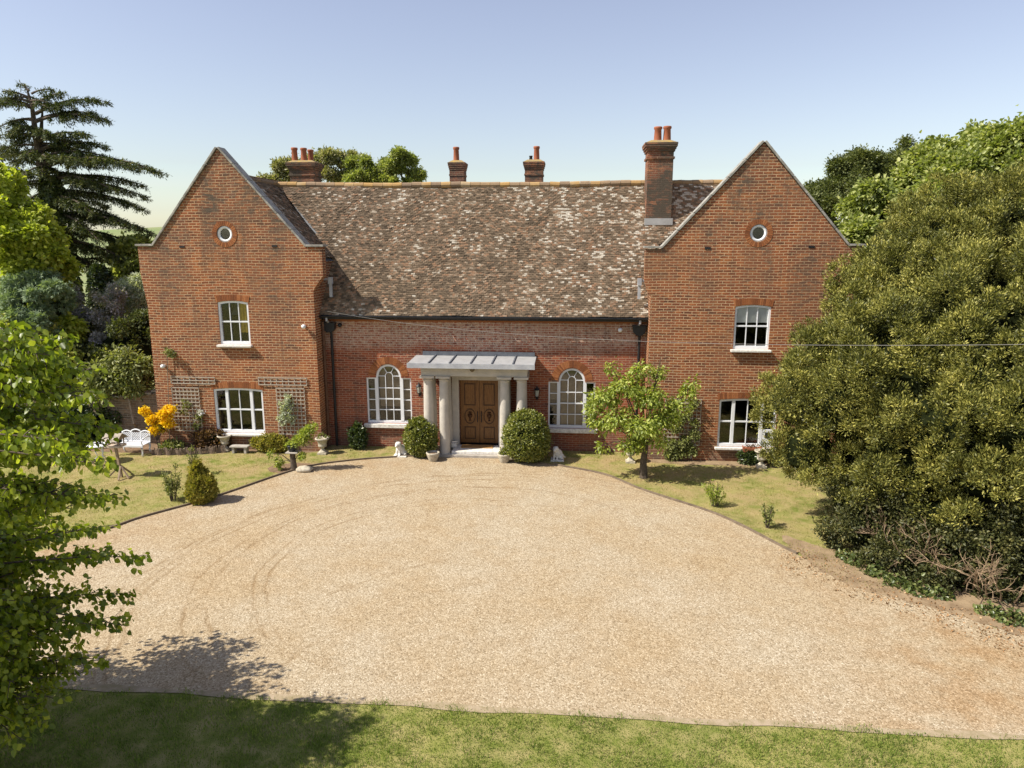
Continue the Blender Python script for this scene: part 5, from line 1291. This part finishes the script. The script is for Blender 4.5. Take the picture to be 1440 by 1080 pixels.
for x in (x0+.04, x1-.04):
    MB().tube([(x, by-.0, .40), (x, by-.06, .30), (x, by-.01, .16), (x, by-.05, .0)], [.055, .045, .028, .04], 7).build('leg', M['white'], bn, True)
    MB().tube([(x, by+.44, .42), (x, by+.48, .28), (x, by+.43, .14), (x, by+.5, .0)], [.045, .04, .028, .036], 7).build('leg', M['white'], bn, True)
    MB().tube([(x, by+.46, .68), (x, by+.25, .66), (x, by+.04, .64), (x, by-.05, .60), (x, by-.02, .50), (x, by-.01, .42)], .026, 7).build('arm', M['white'], bn, True)
# --- white table to its left
g = G(143, 650)
tb = empty('garden_table', tuple(g), 'white round garden table left of the bench, partly behind the bird table', 'table')
MB().lathe([(.02, .67), (.40, .67), (.43, .68), (.43, .705), (.40, .715), (.01, .715)], tuple(g), 26).build('tabletop', M['white'], tb, True)
for i in range(3):
    a = R(90+120*i); MB().tube([(g[0]+.08*math.cos(a), g[1]+.08*math.sin(a), .67), (g[0]+.16*math.cos(a), g[1]+.16*math.sin(a), .4), (g[0]+.10*math.cos(a), g[1]+.10*math.sin(a), .25), (g[0]+.34*math.cos(a), g[1]+.34*math.sin(a), .0)], .024, 7).build('leg', M['white'], tb, True)
# --- bird table
g = G(171, 671); bx, by = g[0], g[1]
bt = empty('bird_table', (bx, by, 0), 'wooden bird table with little sloping roof standing on the left lawn', 'bird table')
lean = -.10
MB().bar((bx, by, 0), (bx+lean, by, 1.12), .075, .075).build('post', M['wood'], bt)
for a in (R(-25), R(80), R(200), R(290)):
    MB().bar((bx+.42*math.cos(a), by+.42*math.sin(a), .03), (bx+.03*math.cos(a), by+.03*math.sin(a), .40), .05, .05).build('foot', M['wood'], bt)
m = MB().box(bx+lean-.27, bx+lean+.27, by-.19, by+.19, 1.12, 1.145)
for q in ((-.27, .27, -.205, -.185), (-.27, .27, .185, .205), (-.285, -.265, -.2, .2), (.265, .285, -.2, .2)): m.box(bx+lean+q[0], bx+lean+q[1], by+q[2], by+q[3], 1.115, 1.18)
m.build('tray', plain('pale_wood', (.55, .45, .36), .8, .3, 9.0, .2), bt)
for sx in (-.22, .22):
    for sy in (-.15, .15): MB().bar((bx+lean+sx, by+sy, 1.14), (bx+lean+sx, by+sy, 1.38), .03, .03).build('roof_post', M['wood'], bt)
m = MB()
for s in (-1, 1):
    for k in range(6):
        a = Vector((bx+lean, by+s*(.02+.05*k), 1.56-.035*k)); m.bar((bx+lean-.30, a.y+s*.03, a.z-.0), (bx+lean+.30, a.y+s*.03, a.z+.0), .075, .014, (0, s*.55, 1))
m.build('roof', M['trellis'], bt)
for sx in (-.25, .25):
    MB().add([(bx+lean+sx, by-.26, 1.38), (bx+lean+sx, by+.26, 1.38), (bx+lean+sx, by, 1.55), (bx+lean+sx+.015, by-.26, 1.38), (bx+lean+sx+.015, by+.26, 1.38), (bx+lean+sx+.015, by, 1.55)], [(0, 1, 2), (3, 5, 4), (0, 3, 4, 1), (1, 4, 5, 2), (2, 5, 3, 0)]).build('gable', M['wood'], bt)
# --- sawn stump with a pot on top
g = G(413, 661); sx, sy = g[0], g[1]
sp_ = empty('tree_stump', (sx, sy, 0), 'sawn-off tree stump in a bare soil ring on the left lawn', 'tree stump')
MB().tube([(sx, sy, -.05), (sx, sy, .04), (sx+.01, sy, .2), (sx-.01, sy, .45), (sx, sy, .66)], [.17, .13, .105, .10, .105], 12).build('trunk', M['bark'], sp_)
m = MB()
for (ex, ez) in ((-.75, .62), (-.42, .30), (.35, .55)): m.tube([(sx, sy, .25), (sx+ex*.5, sy-.05, ez*.6+.2), (sx+ex, sy-.08, ez)], [.02, .014, .006], 5)
m.build('sucker_shoots', M['bark'], sp_)
V, F = foliage([(sx-.76, sy-.08, .60, .13, .1, .12), (sx-.45, sy-.08, .36, .10, .1, .22), (sx+.36, sy-.08, .55, .11, .1, .16), (sx-.52, sy-.1, .18, .08, .08, .1)], 45, 8, .08, .09, .05, 'ovate', jit=.5, droop=.5); quads('foliage', V, F, L['cherry'], sp_)
tag(MB().box(sx-.20, sx+.24, sy-.2, sy+.2, .662, .70).build('stone_tile', M['concrete'], None, bevel=.008), 'flat stone tile laid on top of the sawn stump', 'tile')
fp = empty('flower_pot', (sx-.02, sy, .702), 'dark glazed pot standing on the stump', 'pot')
MB().lathe([(.11, 0), (.15, .13), (.165, .19), (.175, .20), (.175, .235), (.15, .235), (.14, .18), (.02, .17)], (sx-.02, sy, .702), 20).build('pot', M['plant_pot'], fp, True)
t = plant('potted_plant', (sx, sy, .88), 'leaning green plant growing out of the dark pot on the stump', 'plant')
e0, e1 = Vector((sx-.02, sy, .87)), Vector((sx+.85, sy-.05, 1.62))
MB().tube([e0, e0.lerp(e1, .5)+Vector((0, 0, .05)), e1], [.02, .015, .005], 6).build('stem', M['bark'], t)
ls = [(*(e0.lerp(e1, f)+Vector((0, 0, .02))), r_, r_, r_*.9) for f, r_ in ((.1, .17), (.3, .20), (.5, .22), (.7, .20), (.85, .16), (1.0, .12))] + [(sx+.55, sy, 1.10, .18, .14, .12), (sx-.12, sy, .9, .1, .1, .1)]
V, F = foliage(ls, 170, 9, .09, .085, .04, 'ovate', jit=.4, keep=.5); quads('foliage', V, F, L['orangey' if False else 'cherry'], t)
g = G(428, 663)
b = bmesh.new(); bmesh.ops.create_icosphere(b, subdivisions=3, radius=1)
for v in b.verts:
    n = 1+.12*math.sin(v.co.x*4+1)*math.cos(v.co.y*5); v.co = Vector((g[0]+v.co.x*.30*n, g[1]+v.co.y*.2*n, .08+v.co.z*.13*n))
me = bpy.data.meshes.new('boulder'); b.to_mesh(me); b.free()
tag(link_mesh('boulder', me, M['stone2'], None, True), 'pale rounded boulder lying in the soil ring by the stump', 'boulder')
# --- little stone bench below the left window
g = G(338, 637)
sb = empty('stone_bench', tuple(g), 'small stone slab bench below the left wing window', 'bench')
MB().box(g[0]-.36, g[0]+.36, g[1]-.14, g[1]+.16, .24, .30).build('slab', M['concrete'], sb, bevel=.012)
for s in (-1, 1): MB().box(g[0]+s*.24-.05, g[0]+s*.24+.05, g[1]-.10, g[1]+.12, 0, .239).build('leg', M['concrete'], sb, bevel=.01)
# --- trellises on the wings
def lattice(x0, x1, z0, z1, dx, dz, name, parent):
    m = MB(); nx = max(1, round((x1-x0)/dx)); nz = max(1, round((z1-z0)/dz)); hw = .016
    for i in range(nx+1):
        x = x0+(x1-x0)*i/nx; m.box(x-hw, x+hw, -.035, -.018, z0-hw, z1+hw)
    for j in range(nz+1):
        z = z0+(z1-z0)*j/nz; m.box(x0-hw, x1+hw, -.052, -.0355, z-hw*1.15, z+hw*1.15)
    return m.build(name, M['trellis'], parent)
def at(px, py): p = U(px, py, -.04); return p[0], p[2]
def trellis(label, strip, panel):
    t = empty('trellis', (at(*panel[0])[0], -.02, at(*panel[1])[1]), label, 'trellis', 'trellises on the brick wings')
    if strip:
        (xa, za), (xb, zb_) = at(*strip[0]), at(*strip[1]); lattice(xa, xb, zb_, za, .24, .13, 'top_strip', t)
    (xa, za), (xb, zb_) = at(*panel[0]), at(*panel[1]); lattice(xa, xb, zb_, za, .15, .15, 'panel', t)
trellis('L-shaped wooden trellis left of the left wing window', ((240, 530), (302, 540)), ((241, 545), (284, 606)))
trellis('L-shaped wooden trellis between the left wing window and the downpipe', ((363, 531), (431, 542)), ((388, 546), (431, 611)))
trellis('square wooden trellis on the right wing behind the cherry tree', None, ((936, 561), (983, 626)))
def climber(name, label, spots, mat, fl=None, n=60, Ln=.075, Wd=.05, base=None):
    ls = [PX(a, b, -.12, r_, .12, r_) for a, b, r_ in spots]
    t = plant(name, (ls[-1][0], -.12, 0), label, 'climber')
    m = MB(); pts_ = [(base or ls[-1][0], -.1, -.02)] + [(l[0], -.09, l[2]) for l in reversed(ls)]
    m.tube(pts_, list(np.linspace(.018, .006, len(pts_))), 5); m.build('stem', M['barkpale'], t)
    V, F = foliage(ls, n, 9, .09, Ln, Wd, 'ovate', jit=.45, zmin=-.9, keep=.5, droop=.2, up=.1); quads('foliage', V, F, mat, t)
    if fl: V, F = foliage(ls[-fl:], 12, 8, .07, .05, .045, 'ovate', jit=.3); quads('flowers', V, F, L['whitefl'], t)
climber('climbing_rose', 'small climbing rose on the trellis left of the left window', [(261, 568, .16), (258, 578, .12), (279, 590, .14), (276, 598, .10), (282, 580, .08)], L['rose'], 1, 40)
climber('climbing_rose', 'pale-leaved climber on the trellis by the left downpipe', [(406, 559, .13), (400, 568, .2), (410, 575, .17), (398, 584, .24), (408, 590, .2), (395, 594, .16)], L['silver'], 0, 90)
climber('climbing_rose', 'rambling climber covering the trellis on the right wing', [(975, 568, .16), (968, 580, .18), (958, 590, .15), (978, 595, .16), (950, 600, .22), (975, 612, .24), (962, 622, .24), (945, 625, .26), (972, 632, .24), (955, 638, .22), (940, 640, .2)], L['rose'], 0, 330)
climber('climbing_rose', 'sprig of leaves high on the left edge of the left wing', [(238, 496, .12), (244, 498, .08), (234, 494, .08)], L['rose'], 0, 22, base=U(238, 600, 0)[0])
g = G(970, 646); t = plant('white_flowers', tuple(g), 'clump of white flowers at the foot of the right wing trellis', 'flowers')
MB().tube([tuple(g), (g[0], g[1], .2)], [.01, .004], 5).build('stem', M['bark'], t)
V, F = foliage([(g[0], g[1], .18, .18, .12, .13), (g[0]-.35, g[1]+.05, .12, .12, .1, .09)], 34, 9, .06, .06, .05, 'ovate', jit=.3); quads('flowers', V, F, L['whitefl'], t)
# --- terracotta trough on the right window sill, plant in it
p = U(1056, 628, -.12)
tt = empty('window_trough', (p[0], -.12, p[2]-.14), 'terracotta trough standing at the sill of the right-hand ground-floor window', 'planter')
x, z = p[0], .475
MB().prism([(x-.30, z), (x+.30, z), (x+.34, z+.20), (x+.30, z+.20), (x+.28, z+.16), (x-.28, z+.16), (x-.30, z+.20), (x-.34, z+.20)], -.36, -.165).build('trough', M['pot'], tt)
for s in (-1, 1): MB().box(x+s*.22-.03, x+s*.22+.03, -.33, -.19, 0, z-.001).build('leg', M['concrete'], tt)
V, F = foliage([(x, -.26, z+.19, .26, .06, .05)], 16, 6, .05, .06, .03, 'ovate', jit=.4); quads('seedlings', V, F, L['bronze'], tt)
# --- lamps
def lantern(px, py, label):
    p = U(px, py, YW-.16); x, y, z = p
    t = empty('wall_lantern', (x, YW-.01, z), label, 'lamp', 'lanterns beside the porch')
    MB().box(x-.05, x+.05, YW-.03, YW-.002, z-.30, z-.12).tube([(x, YW-.02, z-.2), (x, y-.02, z-.30), (x, y, z-.25), (x, y, z-.17)], .014, 6).build('bracket', M['black'], t)
    m = MB()
    for k in range(6):
        a = math.pi/3*k; m.bar((x+.065*math.cos(a), y+.065*math.sin(a), z-.16), (x+.10*math.cos(a), y+.10*math.sin(a), z+.10), .012, .012)
    m.lathe([(.02, -.19), (.07, -.17), (.07, -.155)], (x, y, z), 6); m.lathe([(.125, .10), (.12, .115), (.06, .18), (.03, .20), (.03, .23), (.012, .26)], (x, y, z), 6)
    m.build('frame', M['black'], t)
    MB().lathe([(.058, -.15), (.092, .095)], (x, y, z), 6).build('glass', plain('frosted_glass', (.62, .60, .52), .25, .1, 4.0, .0, .5), t)
lantern(589, 547, 'dark iron lantern on the brickwork left of the porch columns')
lantern(755, 552, 'dark iron lantern on the brickwork right of the porch')
p = U(664, 518, YP-.08); t = empty('porch_lamp', (p[0], YP-.001, p[2]), 'small dark lamp fixed in the middle of the porch beam', 'lamp')
MB().box(p[0]-.06, p[0]+.06, YP-.03, YP-.002, p[2]-.02, p[2]+.12).build('back_plate', M['black'], t)
MB().lathe([(.03, .10), (.085, .05), (.10, -.04), (.06, -.11), (.01, -.13)], (p[0], YP-.12, p[2]), 14).build('globe', plain('dull_brass', (.16, .12, .07), .4, .3, 8.0, .1), t, True)
def floodlight(px, py, Y, label, white=True, dark=False):
    p = U(px, py, Y-.12); t = empty('security_light', (p[0], Y-.001, p[2]), label, 'security light')
    MB().box(p[0]-.04, p[0]+.04, Y-.04, Y-.002, p[2]-.04, p[2]+.04).tube([(p[0], Y-.04, p[2]), (p[0], Y-.10, p[2])], .02, 6).build('bracket', M['black'] if dark else M['white'], t)
    MB().lathe([(.01, -.085), (.06, -.065), (.085, -.01), (.07, .05), (.02, .075)], (p[0], Y-.14, p[2]), 14).build('lamp_head', M['black'] if dark else M['white'], t, True)
floodlight(427, 459, 0, 'white security light near the right edge of the left wing')
floodlight(229, 515, 0, 'white security light low on the left edge of the left wing')
floodlight(872, 464, YW, 'white security light under the eaves by the right hopper')
floodlight(478, 457, YW, 'black floodlight under the eaves beside the left hopper', dark=True)
for px, py in ((256, 347), (386, 346)):
    p = U(px, py, 0); MB().box(p[0]-.10, p[0]+.10, -.02, -.002, p[2]-.035, p[2]+.035).build('tie_plate', M['black'], house)
for px, py in ((995, 349), (1141, 347)):
    p = U(px, py, 0); MB().box(p[0]-.10, p[0]+.10, -.02, -.002, p[2]-.035, p[2]+.035).build('tie_plate', M['black'], house)
# --- telephone wire from the eaves, over the front of the yew
wa = np.array(U(456, 437, .3)); wb = np.array(U(1470, 484, -13.5)); pts_ = []
for t in np.linspace(0, 1, 40): q = wa*(1-t)+wb*t; pts_.append((q[0], q[1], q[2] - 4*.42*t*(1-t)))
tag(MB().tube(pts_, .0055, 5).build('telephone_wire', plain('grey_cable', (.17, .16, .15), .6, .1, 5.0, 0)), 'thin grey telephone wire sagging from the left eaves across the front', 'cable')

# ================================================================== GRASS
def blades(name, n, fn, h, w, mat, label):
    P = fn(n); n = len(P)
    A = unit(rdir(n)*.55 + np.array([0, 0, 1.0])); Nn = rdir(n)
    cl = np.sin(P[:, 0]*3.1+np.sin(P[:, 1]*2.3)*2)*np.sin(P[:, 1]*3.7+np.sin(P[:, 0]*1.9)*2) + .6*np.sin(P[:, 0]*9.0+P[:, 1]*4)*np.sin(P[:, 1]*11.0)
    hh = h*rng.uniform(.5, 1.35, n)*np.clip(1 + .55*cl, .35, 2.2)
    V, F = leaf_arrays(P, A, Nn, hh, w, 'quad', .1)
    return tag(quads(name, V, F, mat), label, 'grass', kind='stuff')
def front_pts(n):
    P = np.stack([rng.uniform(-11.5, 9.5, n), rng.uniform(-18.2, -14.80, n), np.zeros(n)], 1)
    return P[(P[:, 1] < -14.99 + .05*np.sin(P[:, 0]*1.7) + .04*np.sin(P[:, 0]*5.3) + .06*rng.normal(size=n))]
blades('grass', 120000, front_pts, .055, .011, M['blade'], 'short green grass of the front lawn below the drive')
def side_ok(P):
    x, y = P[:, 0], P[:, 1]
    le = np.array(LE); re = np.array(RE)
    ly = np.interp(x, le[:, 0], le[:, 1]); ry = np.interp(x, re[:, 0], re[:, 1])
    ok = ((x < -5.6) & (y > ly+.06)) | ((x > -1.2) & (y > ry+.06))
    soil = (((x+9.95)/.95)**2 + ((y+2.15)/.62)**2 < 1)
    return P[ok & ~soil & (y < .75) & ~((y > -.3) & ((x < -9.7) | (x > 2.8))) & ~((y > -.8) & (x > 4.2)) & ~((y > -1.0) & (x < -13.7))]
def side_pts(n): return side_ok(np.stack([rng.uniform(-20, 8.0, n), rng.uniform(-10, .8, n), np.zeros(n)], 1))
blades('grass', 120000, side_pts, .038, .012, M['blade_dry'], 'short sun-bleached grass of the lawns beside the house')
